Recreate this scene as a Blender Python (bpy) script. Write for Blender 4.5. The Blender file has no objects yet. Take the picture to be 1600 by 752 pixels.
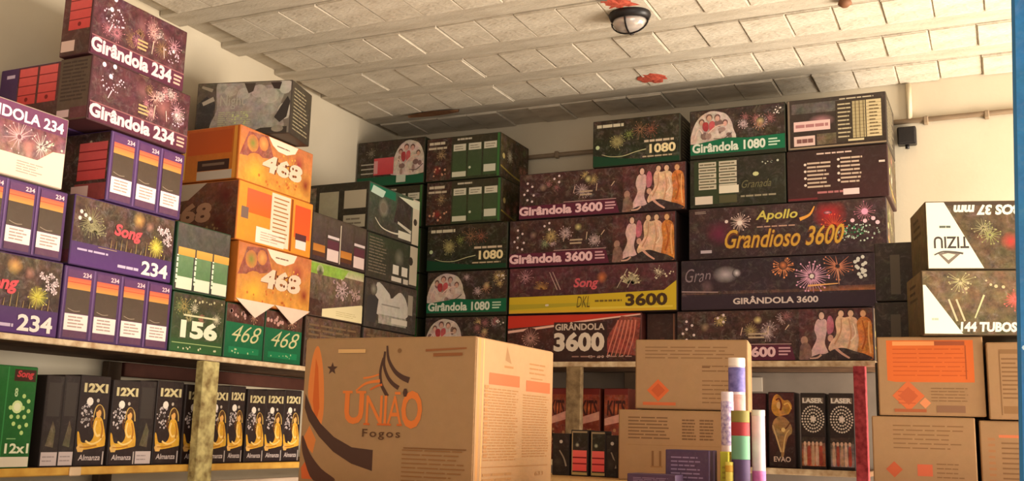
import bpy, bmesh, math, random
from mathutils import Vector, Matrix

# ------------------------------------------------------------------ camera, world, lights, exposure
scene = bpy.context.scene
COL = scene.collection
EYE = 1.5                      # eye height above the floor
F_PX, YAW, PITCH, ROLL = 1631.3, 0.439515, 0.180865, 0.027114

def make_camera():
    cd = bpy.data.cameras.new('camera'); cd.sensor_width = 36.0
    cd.lens = 36.0 * F_PX / 1600.0; cd.clip_start = 0.05; cd.clip_end = 100
    co = bpy.data.objects.new('camera', cd); COL.objects.link(co)
    fwd = Vector((-math.sin(YAW) * math.cos(PITCH), math.cos(YAW) * math.cos(PITCH), math.sin(PITCH)))
    rt = Vector((math.cos(YAW), math.sin(YAW), 0)); up = rt.cross(fwd)
    r = rt * math.cos(ROLL) + up * math.sin(ROLL)
    u = -rt * math.sin(ROLL) + up * math.cos(ROLL)
    m = Matrix((r, u, -fwd)).transposed().to_4x4(); m.translation = (0, 0, EYE)
    co.matrix_world = m
    scene.camera = co
make_camera()

scene.view_settings.view_transform = 'Standard'
scene.view_settings.look = 'None'
scene.view_settings.gamma = 1.0
scene.view_settings.use_curve_mapping = False
scene.view_settings.exposure = 0.0

w = bpy.data.worlds.new('world'); scene.world = w; w.use_nodes = True
w.node_tree.nodes['Background'].inputs[0].default_value = (1.0, 0.89, 0.75, 1)
w.node_tree.nodes['Background'].inputs[1].default_value = 0.76

def area(name, loc, target, sx, sy, power, col):
    l = bpy.data.lights.new(name, 'AREA'); l.shape = 'RECTANGLE'; l.size = sx; l.size_y = sy
    l.energy = power; l.color = col
    o = bpy.data.objects.new(name, l); COL.objects.link(o); o.location = loc
    o.rotation_euler = (Vector(target) - Vector(loc)).to_track_quat('-Z', 'Y').to_euler()
    return o
# daylight coming in through the wide open shop entrance on the right, and the open front behind the camera
area('entrance_daylight', (2.9, 3.8, 1.15), (-1.7, 3.1, 1.7), 2.1, 2.0, 540, (1.0, 0.88, 0.735))
area('shopfront_daylight', (1.2, -1.6, 1.75), (-2.4, 2.9, 2.0), 3.2, 2.2, 70, (1.0, 0.87, 0.74))

# ------------------------------------------------------------------ materials
def lin(c):
    c = c / 255.0
    return c / 12.92 if c <= 0.04045 else ((c + 0.055) / 1.055) ** 2.4
def C(r, g, b): return (lin(r), lin(g), lin(b))

def nodes_of(m):
    m.use_nodes = True
    nt = m.node_tree
    return nt, nt.nodes['Principled BSDF']

MATS = {}
def mat(name, c1, c2=None, scale=6.0, rough=0.7, bump=0.0, bscale=40.0, detail=5.0, stretch=None, metal=0.0, spec=0.3):
    """two-tone noise-mottled procedural material (object coordinates)"""
    if name in MATS: return MATS[name]
    m = bpy.data.materials.new(name); nt, p = nodes_of(m)
    c2 = c2 or tuple(v * 0.8 for v in c1)
    tc = nt.nodes.new('ShaderNodeTexCoord'); mp = nt.nodes.new('ShaderNodeMapping')
    nt.links.new(tc.outputs['Object'], mp.inputs['Vector'])
    if stretch: mp.inputs['Scale'].default_value = stretch
    n = nt.nodes.new('ShaderNodeTexNoise'); n.inputs['Scale'].default_value = scale; n.inputs['Detail'].default_value = detail
    nt.links.new(mp.outputs[0], n.inputs['Vector'])
    r = nt.nodes.new('ShaderNodeValToRGB')
    r.color_ramp.elements[0].position = 0.3; r.color_ramp.elements[0].color = (*c2, 1)
    r.color_ramp.elements[1].position = 0.65; r.color_ramp.elements[1].color = (*c1, 1)
    nt.links.new(n.outputs['Fac'], r.inputs['Fac']); nt.links.new(r.outputs[0], p.inputs['Base Color'])
    p.inputs['Roughness'].default_value = rough; p.inputs['Metallic'].default_value = metal
    p.inputs['Specular IOR Level'].default_value = spec
    if bump:
        n2 = nt.nodes.new('ShaderNodeTexNoise'); n2.inputs['Scale'].default_value = bscale; n2.inputs['Detail'].default_value = 6
        nt.links.new(mp.outputs[0], n2.inputs['Vector'])
        b = nt.nodes.new('ShaderNodeBump'); b.inputs['Strength'].default_value = bump; b.inputs['Distance'].default_value = 0.01
        nt.links.new(n2.outputs['Fac'], b.inputs['Height']); nt.links.new(b.outputs[0], p.inputs['Normal'])
    MATS[name] = m
    return m

def print_material():
    """ink on a carton: colour comes from the artwork's own vertex colours; alpha = how busy the print is"""
    m = bpy.data.materials.new('printed_ink'); nt, p = nodes_of(m); L = nt.links.new; N = nt.nodes.new
    at = N('ShaderNodeAttribute'); at.attribute_name = 'Col'
    tc = N('ShaderNodeTexCoord'); oi = N('ShaderNodeObjectInfo')
    ad = N('ShaderNodeVectorMath'); ad.operation = 'ADD'
    mu = N('ShaderNodeMath'); mu.operation = 'MULTIPLY'; mu.inputs[1].default_value = 17.0
    L(oi.outputs['Random'], mu.inputs[0]); L(tc.outputs['Object'], ad.inputs[0]); L(mu.outputs[0], ad.inputs[1])
    n1 = N('ShaderNodeTexNoise'); n1.inputs['Scale'].default_value = 38; n1.inputs['Detail'].default_value = 5; n1.inputs['Roughness'].default_value = 0.7
    L(ad.outputs[0], n1.inputs['Vector'])
    mr = N('ShaderNodeMapRange'); mr.inputs[1].default_value = 0.3; mr.inputs[2].default_value = 0.72
    mr.inputs[3].default_value = 0.35; mr.inputs[4].default_value = 1.55
    L(n1.outputs['Fac'], mr.inputs[0])
    one = N('ShaderNodeMix'); one.data_type = 'FLOAT'; one.inputs[2].default_value = 1.0
    L(at.outputs['Alpha'], one.inputs[0]); L(mr.outputs[0], one.inputs[3])
    sc = N('ShaderNodeVectorMath'); sc.operation = 'SCALE'
    L(at.outputs['Color'], sc.inputs[0]); L(one.outputs[0], sc.inputs['Scale'])
    # coloured clouds in busy artwork
    n3 = N('ShaderNodeTexNoise'); n3.inputs['Scale'].default_value = 22; n3.inputs['Detail'].default_value = 3
    L(ad.outputs[0], n3.inputs['Vector'])
    tint = N('ShaderNodeMix'); tint.data_type = 'RGBA'; tint.blend_type = 'OVERLAY'
    tf = N('ShaderNodeMath'); tf.operation = 'MULTIPLY'; tf.inputs[1].default_value = 0.45
    L(at.outputs['Alpha'], tf.inputs[0]); L(tf.outputs[0], tint.inputs[0]); L(sc.outputs[0], tint.inputs[6]); L(n3.outputs['Color'], tint.inputs[7])
    n4 = N('ShaderNodeTexNoise'); n4.inputs['Scale'].default_value = 30; n4.inputs['Detail'].default_value = 6; n4.inputs['Roughness'].default_value = 0.75; n4.inputs['Distortion'].default_value = 1.2
    L(ad.outputs[0], n4.inputs['Vector'])
    cl = N('ShaderNodeMapRange'); cl.inputs[1].default_value = 0.50; cl.inputs[2].default_value = 0.78; cl.inputs[3].default_value = 0.0; cl.inputs[4].default_value = 0.38
    L(n4.outputs['Fac'], cl.inputs[0])
    cf = N('ShaderNodeMath'); cf.operation = 'MULTIPLY'; L(cl.outputs[0], cf.inputs[0]); L(at.outputs['Alpha'], cf.inputs[1])
    cm = N('ShaderNodeMix'); cm.data_type = 'RGBA'; L(cf.outputs[0], cm.inputs[0]); L(tint.outputs[2], cm.inputs[6])
    ch = N('ShaderNodeMix'); ch.data_type = 'RGBA'; ch.inputs[0].default_value = .6; L(n3.outputs['Color'], ch.inputs[6]); ch.inputs[7].default_value = (*C(170, 140, 124), 1)
    L(ch.outputs[2], cm.inputs[7])
    # fine sparks
    v = N('ShaderNodeTexVoronoi'); v.inputs['Scale'].default_value = 95
    L(ad.outputs[0], v.inputs['Vector'])
    sp = N('ShaderNodeMapRange'); sp.inputs[1].default_value = 0.10; sp.inputs[2].default_value = 0.26
    sp.inputs[3].default_value = 0.34; sp.inputs[4].default_value = 0.0
    L(v.outputs['Distance'], sp.inputs[0])
    gate = N('ShaderNodeMath'); gate.operation = 'GREATER_THAN'; gate.inputs[1].default_value = 0.76
    L(n3.outputs['Fac'], gate.inputs[0])
    g2 = N('ShaderNodeMath'); g2.operation = 'MULTIPLY'; L(sp.outputs[0], g2.inputs[0]); L(gate.outputs[0], g2.inputs[1])
    sf = N('ShaderNodeMath'); sf.operation = 'MULTIPLY'; L(g2.outputs[0], sf.inputs[0]); L(at.outputs['Alpha'], sf.inputs[1])
    mx = N('ShaderNodeMix'); mx.data_type = 'RGBA'
    L(sf.outputs[0], mx.inputs[0]); L(cm.outputs[2], mx.inputs[6]); mx.inputs[7].default_value = (*C(225, 195, 170), 1)
    L(mx.outputs[2], p.inputs['Base Color'])
    p.inputs['Roughness'].default_value = 0.5; p.inputs['Specular IOR Level'].default_value = 0.25
    return m
INK = print_material()

M_WALL = mat('cream_plaster', C(204, 192, 169), C(192, 178, 153), 1.6, 0.85, 0.07, 60)
M_CEIL = mat('painted_ceiling_block', C(208, 198, 180), C(186, 174, 155), 7, 0.9, 0.5, 45, stretch=(1, 2.2, 1))
M_JOIST = mat('painted_ceiling_joist', C(194, 184, 166), C(174, 162, 143), 5, 0.9, 0.4, 50, stretch=(1, 4, 1))
M_FLOOR = mat('pale_tile_floor', C(214, 208, 196), C(198, 190, 176), 3, 0.8, 0.2, 30)
M_CARD = mat('brown_cardboard', C(155, 119, 82), C(144, 109, 73), 9, 0.85, 0.12, 80, stretch=(1, 1, 7))
M_CARD2 = mat('pale_cardboard', C(153, 118, 81), C(142, 108, 72), 9, 0.85, 0.12, 80, stretch=(1, 1, 7))
M_BOARD = mat('worn_shelf_board', C(120, 88, 60), C(84, 56, 38), 10, 0.8, 0.3, 40, stretch=(1, 1, 1))
M_EDGE = mat('chipped_board_edge', C(226, 204, 170), C(178, 142, 106), 28, 0.9, 0.5, 60)
M_YEDGE = mat('varnished_yellow_edge', C(216, 168, 76), C(190, 138, 54), 16, 0.5)
M_POST = mat('mossy_painted_post', C(206, 192, 132), C(128, 106, 66), 34, 0.85, 0.5, 60)
M_POST2 = mat('grey_brown_post', C(150, 126, 92), C(104, 82, 58), 30, 0.85, 0.4, 60)
M_REDPOST = mat('red_flecked_post', C(196, 74, 82), C(140, 36, 48), 45, 0.7, 0.3, 70)
M_BLACK = mat('black_plastic', C(34, 30, 30), C(24, 20, 20), 8, 0.4)
M_PIPE = mat('grey_conduit', C(140, 120, 96), C(118, 98, 78), 8, 0.6)
M_WPIPE = mat('cream_conduit', C(205, 190, 160), C(190, 174, 146), 8, 0.6)
M_RED = mat('red_paint_splash', C(198, 92, 70), C(146, 58, 44), 46, 0.7, 0.4, 60)
M_COUNTER = mat('counter_laminate', C(196, 158, 104), C(176, 136, 84), 5, 0.5, stretch=(1, 6, 1))
M_GREYPANEL = mat('grey_back_panel', C(140, 126, 112), C(118, 104, 92), 4, 0.8)

# ------------------------------------------------------------------ object helpers
def link(name, me, m=None, parent=None):
    o = bpy.data.objects.new(name, me); COL.objects.link(o)
    if m and me is not None and not me.materials: me.materials.append(m)
    if parent: o.parent = parent
    return o
def tag(o, label, cat, group=None, kind=None):
    if label: o['label'] = label
    if cat: o['category'] = cat
    if group: o['group'] = group
    if kind: o['kind'] = kind
    return o
def struct(o, label=None):
    o['kind'] = 'structure'
    if label: o['label'] = label
    return o
def empty(name, loc, rz=0.0):
    o = bpy.data.objects.new(name, None); COL.objects.link(o); o.location = loc; o.rotation_euler = (0, 0, rz)
    o.empty_display_size = 0.05
    return o
def bm_mesh(bm, name):
    me = bpy.data.meshes.new(name); bm.to_mesh(me); bm.free(); return me
def box_mesh(name, sx, sy, sz, bev=0.004, seg=1, center=(0, 0, 0)):
    bm = bmesh.new(); bmesh.ops.create_cube(bm, size=1.0)
    for v in bm.verts: v.co = Vector((v.co.x * sx, v.co.y * sy, v.co.z * sz)) + Vector(center)
    if bev: bmesh.ops.bevel(bm, geom=bm.edges[:], offset=bev, segments=seg, affect='EDGES', profile=0.5)
    return bm_mesh(bm, name)
def box_obj(name, lo, hi, m, parent=None, bev=0.003):
    """box given by its corners; origin at its base centre"""
    c = [(a + b) / 2 for a, b in zip(lo, hi)]; s = [b - a for a, b in zip(lo, hi)]
    me = box_mesh(name, *s, bev=bev, center=(0, 0, s[2] / 2))
    o = link(name, me, m, parent); o.location = (c[0], c[1], lo[2])
    return o
def lathe_mesh(name, prof, n=24):
    bm = bmesh.new(); rings = []
    for r, z in prof:
        rings.append([bm.verts.new((r * math.cos(2 * math.pi * i / n), r * math.sin(2 * math.pi * i / n), z)) for i in range(n)])
    for a, b in zip(rings, rings[1:]):
        for i in range(n): bm.faces.new((a[i], a[(i + 1) % n], b[(i + 1) % n], b[i]))
    bm.faces.new(rings[0][::-1]); bm.faces.new(rings[-1])
    for f in bm.faces: f.smooth = True
    return bm_mesh(bm, name)

# ------------------------------------------------------------------ lettering from font outlines
_tcache = {}
def text_geo(s, bold, shear, space):
    k = (s, bold, shear, space)
    if k in _tcache: return _tcache[k]
    cu = bpy.data.curves.new('txt', 'FONT'); cu.body = s; cu.size = 1.0; cu.offset = bold; cu.shear = shear
    cu.space_character = space; cu.resolution_u = 3; cu.fill_mode = 'FRONT' if hasattr(cu, 'fill_mode') else 'BOTH'
    o = bpy.data.objects.new('txt', cu); COL.objects.link(o)
    dg = bpy.context.evaluated_depsgraph_get(); dg.update()
    me = bpy.data.meshes.new_from_object(o.evaluated_get(dg))
    vs = [(v.co.x, v.co.y) for v in me.vertices]; fs = [tuple(p.vertices) for p in me.polygons]
    bpy.data.objects.remove(o); bpy.data.curves.remove(cu); bpy.data.meshes.remove(me)
    if vs:
        x0 = min(v[0] for v in vs); x1 = max(v[0] for v in vs); y0 = min(v[1] for v in vs); y1 = max(v[1] for v in vs)
    else: x0 = x1 = y0 = y1 = 0
    _tcache[k] = (vs, fs, x0, x1, y0, y1)
    return _tcache[k]

class Art:
    """flat vector artwork printed on one face; u to the right, v up, metres; painter's order"""
    STEP = 0.00007
    def __init__(s, W, H, seed=1):
        s.W, s.H = W, H; s.z = 0.0003; s.pr = []; s.tx = []; s.rnd = random.Random(seed); s.bg = []
    def up(s): s.z += s.STEP
    def poly(s, pts, c, busy=0.0, rel=True, cols=None, smooth=True):
        if rel: pts = [(p[0] * s.W, p[1] * s.H) for p in pts]
        if rel and smooth and len(pts) >= 7 and not cols: pts = s.curve(pts, True)
        s.up(); s.pr.append((pts, cols or [c] * len(pts), busy, s.z))
    @staticmethod
    def curve(pts, closed):
        n = len(pts); out = []
        for i in range(n if closed else n - 1):
            g = lambda k: pts[k % n] if closed else pts[min(max(k, 0), n - 1)]
            p0, p1, p2, p3 = g(i - 1), g(i), g(i + 1), g(i + 2)
            for t in (0, .25, .5, .75):
                out.append(tuple(.5 * (2 * p1[k] + (p2[k] - p0[k]) * t + (2 * p0[k] - 5 * p1[k] + 4 * p2[k] - p3[k]) * t * t + (3 * p1[k] - p0[k] - 3 * p2[k] + p3[k]) * t ** 3) for k in (0, 1)))
        if not closed: out.append(pts[-1])
        return out
    def ground(s, x, y):
        """colour and busyness of the print at a point (metres)"""
        u, v = x / s.W, y / s.H
        for a, b, c, d, k1, k2, bz in reversed(s.bg):
            if a - .001 <= u <= c + .001 and b - .001 <= v <= d + .001:
                t = min(max((v - b) / (d - b), 0), 1)
                return tuple(p + (q - p) * t for p, q in zip(k1, k2)), bz
        return None, 0
    def rect(s, a, b, c_, d, col, col2=None, busy=0.0):
        """corners in 0..1; col bottom, col2 top"""
        col2 = col2 or col
        if busy > .01 or c_ - a > .9: s.bg.append((a, b, c_, d, col, col2, busy))
        s.poly([(a, b), (c_, b), (c_, d), (a, d)], None, busy, True, [col, col, col2, col2])
    def disc(s, u, v, r, col, edge=None, n=12, ry=None, busy=0.0, sub=0.0):
        u *= s.W; v *= s.H; ry = ry or r; s.up()
        ring = [(u + r * math.cos(2 * math.pi * i / n + sub), v + ry * math.sin(2 * math.pi * i / n + sub)) for i in range(n)]
        if edge is None: s.pr.append((ring, [col] * n, busy, s.z))
        else:
            ring = [(min(max(p[0], 0), s.W), min(max(p[1], 0), s.H)) for p in ring]
            ec = []
            for p in ring:
                k, bz = s.ground(*p); ec.append((k or edge, bz if k else busy))
            mid = [((u + p[0]) / 2, (v + p[1]) / 2) for p in ring]
            mc = [tuple(.45 * q + .55 * e for q, e in zip(col, k[0])) for k in ec]
            for i in range(n):
                j = (i + 1) % n
                s.pr.append(([(u, v), mid[i], mid[j]], [col, mc[i], mc[j]], [busy, ec[i][1] * .6, ec[j][1] * .6], s.z))
                s.pr.append(([mid[i], ring[i], ring[j], mid[j]], [mc[i], ec[i][0], ec[j][0], mc[j]], [ec[i][1] * .6, ec[i][1], ec[j][1], ec[j][1] * .6], s.z))
    def burst(s, u, v, r, col, n=18, tip=None, w=0.0022, dots=True, r0=0.12, arc=(0, 2 * math.pi)):
        u *= s.W; v *= s.H; s.up(); R = s.rnd; tip = tip or tuple(0.55 * x for x in col)
        for i in range(n):
            a = arc[0] + (arc[1] - arc[0]) * (i + R.uniform(-.3, .3)) / n; l = r * R.uniform(.62, 1.0)
            ca, sa = math.cos(a), math.sin(a); p = (u + ca * r * r0, v + sa * r * r0); q = (u + ca * l, v + sa * l)
            if not (0 < q[0] < s.W and 0 < q[1] < s.H): continue
            s.pr.append(([(p[0] - sa * w * .6, p[1] + ca * w * .6), (p[0] + sa * w * .6, p[1] - ca * w * .6), (q[0] + sa * w * .3, q[1] - ca * w * .3), (q[0] - sa * w * .3, q[1] + ca * w * .3)], [col, col, tip, tip], 0.0, s.z))
            if dots and R.random() < .6: s._dot(q[0], q[1], w * 1.1, col)
    def _dot(s, x, y, r, col):
        if r < x < s.W - r and r < y < s.H - r:
            s.pr.append(([(x + r * math.cos(k * math.pi / 3), y + r * math.sin(k * math.pi / 3)) for k in range(6)], [col] * 6, 0.0, s.z + .00004))
    def dots(s, u, v, ru, rv, n, r, col, arc=None):
        s.up(); R = s.rnd
        for i in range(n):
            a = R.uniform(0, 2 * math.pi); d = math.sqrt(R.random())
            s._dot(u * s.W + ru * s.W * d * math.cos(a), v * s.H + rv * s.H * d * math.sin(a), r * R.uniform(.6, 1.25), col)
    def sky(s, n, pal, a=0, b=0, c=1, d=1, rmax=.06):
        """scattered firework bursts and glows within a region"""
        R = s.rnd
        for i in range(n):
            u = R.uniform(a + .04, c - .04); v = R.uniform(b + .1, d - .1)
            m = min((u - a) * s.W, (c - u) * s.W, (v - b) * s.H, (d - v) * s.H)
            r = min(m, R.uniform(.4, 1) * rmax)
            if r < .008: continue
            k = R.choice(pal); s.disc(u, v, r * .8, tuple(.4 * x for x in k), k, 10, busy=.4)
            s.burst(u, v, r, k, R.choice((13, 18, 24)), w=R.uniform(.0012, .0022))
    def lines(s, a, b, c, d, n, col, fill=.55, ragged=.35, words=0):
        """rows of illegible small print, bottom to top"""
        s.up(); R = s.rnd; h = (d - b) / n
        for i in range(n):
            y0 = b + h * i + h * (1 - fill) / 2; y1 = y0 + h * fill
            x = a; xe = c - (c - a) * R.uniform(0, ragged)
            k = words or 1
            while x < xe - .004:
                l = xe - x if k == 1 else min(xe - x, (c - a) / k * R.uniform(.5, 1.4))
                s.pr.append(([(x * s.W, y0 * s.H), ((x + l) * s.W, y0 * s.H), ((x + l) * s.W, y1 * s.H), (x * s.W, y1 * s.H)], [col] * 4, 0.0, s.z))
                x += l + (c - a) * .03
    def stroke(s, pts, w0, w1, col, rel=True):
        """tapered polyline"""
        if rel: pts = [(p[0] * s.W, p[1] * s.H) for p in pts]
        if len(pts) > 2: pts = s.curve(pts, False)
        s.up(); n = len(pts); L, Rr = [], []
        for i, p in enumerate(pts):
            q0 = pts[max(i - 1, 0)]; q1 = pts[min(i + 1, n - 1)]
            dx, dy = q1[0] - q0[0], q1[1] - q0[1]; d = math.hypot(dx, dy) or 1
            ww = (w0 + (w1 - w0) * i / (n - 1)) / 2
            L.append((p[0] - dy / d * ww, p[1] + dx / d * ww)); Rr.append((p[0] + dy / d * ww, p[1] - dx / d * ww))
        for i in range(n - 1): s.pr.append(([Rr[i], Rr[i + 1], L[i + 1], L[i]], [col] * 4, 0.0, s.z))
    def text(s, t, u0, v0, u1, v1, col, bold=0.0, shear=0.0, space=1.0, flip=False, keep=False, outline=None, art=False, bow=0.0):
        """text fitted to a rectangle (0..1)"""
        if outline: s.text(t, u0, v0, u1, v1, outline, bold + .035, shear, space, flip, keep, art=art)
        vs, fs, x0, x1, y0, y1 = text_geo(t, bold, shear, space)
        if not vs: return
        W = (u1 - u0) * s.W; H = (v1 - v0) * s.H; s.up()
        out = []
        for x, y in vs:
            a = (x - x0) / (x1 - x0); b = (y - y0) / (y1 - y0)
            if flip: a, b = 1 - a, 1 - b
            b += bow * (a - .5) ** 2
            out.append((u0 * s.W + a * W, v0 * s.H + b * H))
        (s.pr if art else s.tx).append(('T', out, fs, col, s.z))
    def _mesh(s, items, fn, name):
        vs, fs, cs = [], [], []
        fn0 = fn; fn = lambda u, v, l: fn0(min(max(u, 0), s.W), min(max(v, 0), s.H), l)
        for it in items:
            if it[0] == 'T':
                _, out, tf, col, z = it; k = len(vs); vs += [fn(p[0], p[1], z) for p in out]
                for f in tf:
                    fs.append([k + i for i in f]); cs += [(*col, 0.0)] * len(f)
            else:
                pts, cols, busy, z = it; k = len(vs); vs += [fn(p[0], p[1], z) for p in pts]
                fs.append(list(range(k, k + len(pts)))); cs += [(*c, bz) for c, bz in zip(cols, busy if isinstance(busy, list) else [busy] * len(cols))]
        me = bpy.data.meshes.new(name); me.from_pydata(vs, [], fs)
        ca = me.color_attributes.new('Col', 'FLOAT_COLOR', 'CORNER')
        flat = [x for c in cs for x in c]
        ca.data.foreach_set('color', flat); me.materials.append(INK)
        return me
    def build(s, parent, fn, name='printed_panel', label=None):
        o = None
        if s.pr:
            o = link(name, s._mesh(s.pr, fn, name), None, parent)
            if label: o['label'] = label
        for t in s.tx:
            _, out, tf, col, z = t
            iv = sorted((min(out[i][0] for i in f), max(out[i][0] for i in f), f) for f in tf); runs = []; end = -9
            for a, b, f in iv:          # words far apart become lettering of their own
                if a > end + .012: runs.append([])
                runs[-1].append(f); end = max(end, b)
            for run in runs:
                used = sorted({i for f in run for i in f}); ix = {i: n for n, i in enumerate(used)}
                link('lettering', s._mesh([('T', [out[i] for i in used], [[ix[i] for i in f] for f in run], col, z)], fn, 'lettering'), None, o or parent)
        return o

def face_fn(face, sx, sy, sz):
    """maps (u, v, lift) on a box face to the box's own space (origin = base centre)"""
    if face == 'front': return lambda u, v, l: (u - sx / 2, -sy / 2 - l, v)
    if face == 'right': return lambda u, v, l: (sx / 2 + l, u - sy / 2, v)
    if face == 'left': return lambda u, v, l: (-sx / 2 - l, sy / 2 - u, v)
    if face == 'top': return lambda u, v, l: (u - sx / 2, v - sy / 2, sz + l)

def carton(name, lo, hi, body, label, cat='box', group=None, rz=0.0, front=None, right=None, left=None, seed=1, bev=0.004, flaps=True):
    """a closed carton: body + top flap seam + printed faces. lo/hi in eye-relative heights"""
    sx, sy, sz = (hi[i] - lo[i] for i in range(3))
    root = empty(name, ((lo[0] + hi[0]) / 2, (lo[1] + hi[1]) / 2, lo[2] + EYE), rz)
    tag(root, label, cat, group)
    link('carton_body', box_mesh('carton_body', sx, sy, sz, bev, 2, (0, 0, sz / 2)), body, root)
    if flaps:   # the two lid flaps meet in a seam on top, closed with a strip of tape
        tape = box_mesh('tape', sx * .96, .045, .0012, 0, 1, (0, 0, sz + .0004))
        link('tape_strip', tape, mat('clear_brown_tape', C(170, 140, 100), None, 8, .3), root)
    for face, st in (('front', front), ('right', right), ('left', left)):
        if not st: continue
        W, H = (sx, sz) if face == 'front' else (sy, sz)
        m = .004
        a = Art(W - 2 * m, H - 2 * m, seed * 7 + len(face)); 
        (st[0](a, *st[1:]) if isinstance(st, tuple) else st(a))
        f0 = face_fn(face, sx, sy, sz)
        a.build(root, lambda u, v, l, f0=f0, m=m: f0(u + m, v + m, l), 'printed_' + face)
    return root

BODY = {}
def body(r, g, b):
    k = 'carton_%d_%d_%d' % (r, g, b)
    return mat(k, C(r, g, b), None, 8, 0.55)

# ------------------------------------------------------------------ palettes
WHT = C(238, 222, 214); PINK = C(240, 196, 200); GOLD = C(214, 158, 62); DK = C(44, 30, 28); BRN = C(74, 52, 42)
PLUM = C(88, 44, 58); PURP = C(84, 54, 104); GRN = C(22, 100, 66); REDP = C(206, 66, 74); CREAM = C(226, 212, 184)
PAL_P = [C(214, 150, 150), C(190, 120, 130), C(224, 196, 190), C(150, 110, 80)]
PAL_G = [C(170, 160, 110), C(120, 130, 80), C(180, 120, 100), C(200, 190, 160)]
PAL_M = [C(210, 180, 120), C(220, 190, 190), C(170, 110, 110), C(150, 160, 120)]

# ------------------------------------------------------------------ artwork of each kind of carton
def st_g234(a):
    a.rect(0, 0, 1, 1, C(88, 48, 52), C(84, 44, 50), busy=.8)
    a.disc(.72, .62, .05, C(160, 100, 96), C(92, 50, 54), 14); a.disc(.5, .75, .04, C(130, 84, 84), C(88, 48, 52), 14)
    a.sky(9, PAL_P, 0.05, .3, 1, 1, .05)
    for u, v in ((.1, .93), (.2, .96), (.17, .78)): a.disc(u, v, .0085, C(240, 215, 225), n=8)
    a.dots(.2, .68, .13, .16, 26, .0032, C(225, 190, 205))
    a.dots(.85, .52, .1, .16, 22, .003, C(225, 190, 205)); a.disc(.86, .58, .007, WHT, n=8)
    a.burst(.62, .72, .035, C(230, 170, 160), 16); a.burst(.86, .66, .04, C(210, 150, 160), 14)
    a.stroke([(.16, .42), (.19, .56)], .003, .005, C(225, 185, 195)); a.stroke([(.62, .38), (.63, .6)], .003, .004, C(220, 180, 160))
    a.stroke([(.76, .4), (.745, .58)], .003, .004, C(220, 180, 170))
    a.lines(.46, .36, .58, .54, 3, C(190, 160, 110), .5, .3)
    a.rect(0, 0, 1, .26, C(86, 36, 56), C(96, 42, 62), busy=.15); a.rect(0, .27, 1, .29, C(150, 92, 96))
    a.text('Girândola 234', .0, .045, .86, .27, PINK, .042); a.lines(.885, .05, .98, .24, 3, C(226, 170, 150), .5, .2)
def st_side_red(a, two=False, tagc=True):
    a.rect(0, 0, 1, 1, C(70, 40, 36), C(92, 46, 48), busy=.5)
    if two: a.rect(0, 0, .3, 1, C(70, 48, 86), C(76, 50, 90), busy=.1); a.lines(.1, .84, .24, .92, 1, C(200, 180, 206), .7, .1)
    xs = ((.32, .62), (.66, .96)) if two else ((.22, .98),)
    for x0, x1 in xs:
        a.rect(x0, .38, x1, .98, C(196, 62, 62), C(216, 92, 92), busy=.1)
        for k in range(1, 4): a.rect(x0, .38 + k * .15, x1, .395 + k * .15, C(120, 28, 34))
        a.disc((x0 + x1) / 2, .46, .008, C(120, 20, 24), n=8)
    if tagc: a.rect(.02, .05, .5, .22, C(208, 178, 170))
def st_side_redlow(a):
    a.rect(0, 0, 1, 1, C(70, 42, 36), C(64, 40, 34), busy=1); a.dots(.5, .9, .4, .06, 6, .006, C(170, 150, 130)); a.burst(.15, .3, .03, C(180, 130, 110), 10); a.rect(.6, 0, 1, .25, C(150, 66, 66), busy=.2)
    a.rect(.62, .3, .98, .86, C(206, 70, 72), C(216, 90, 92), busy=.1)
    for k in (1, 2, 3): a.rect(.62, .3 + k * .14, .98, .318 + k * .14, C(140, 30, 40))
    a.rect(.56, .04, .78, .22, C(226, 190, 184))
def st_side_lines(a):
    a.rect(0, 0, 1, 1, C(88, 66, 56), C(84, 68, 56), busy=.2); a.lines(.08, .3, .96, .97, 11, C(62, 44, 38), .5, .2, 3)
    a.rect(.02, .05, .42, .17, C(208, 178, 184)); a.rect(.45, .02, 1, .2, C(96, 46, 56), busy=.3)
def panels_purple(a, n, u0=0.0):
    a.rect(0, 0, 1, 1, C(70, 44, 86), C(84, 50, 96), busy=.12)
    w = (1 - u0) / n
    for i in range(n):
        x0 = u0 + i * w + w * .1; x1 = u0 + (i + 1) * w - w * .1
        a.rect(x0 - w * .12, 0, x0 - w * .06, 1, C(108, 78, 124)); a.rect(x0, .02, x1, .97, C(96, 60, 84), C(96, 56, 98), busy=.15)
        a.text('234', x0 + w * .5, .885, x1, .95, PINK, .02)
        a.rect(x0, .70, x1, .86, C(206, 146, 70), C(212, 90, 72)); a.rect(x0, .79, x1, .80, C(190, 66, 52))
        a.rect(x0, .36, x1, .70, C(84, 68, 56), C(78, 62, 48), busy=.1); a.stroke([(x0 + .02, .42), (x0 + w * .3, .39), (x0 + w * .5, .40)], .002, .002, C(160, 140, 120))
        a.rect(x0, .12, x1, .35, WHT); a.lines(x0 + w * .12, .15, x1 - w * .08, .33, 4, C(176, 148, 140), .45, .3, 2)
def st_pan3(a): panels_purple(a, 3)
def st_pan4(a): panels_purple(a, 4)
def st_pan2(a): panels_purple(a, 2)
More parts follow.
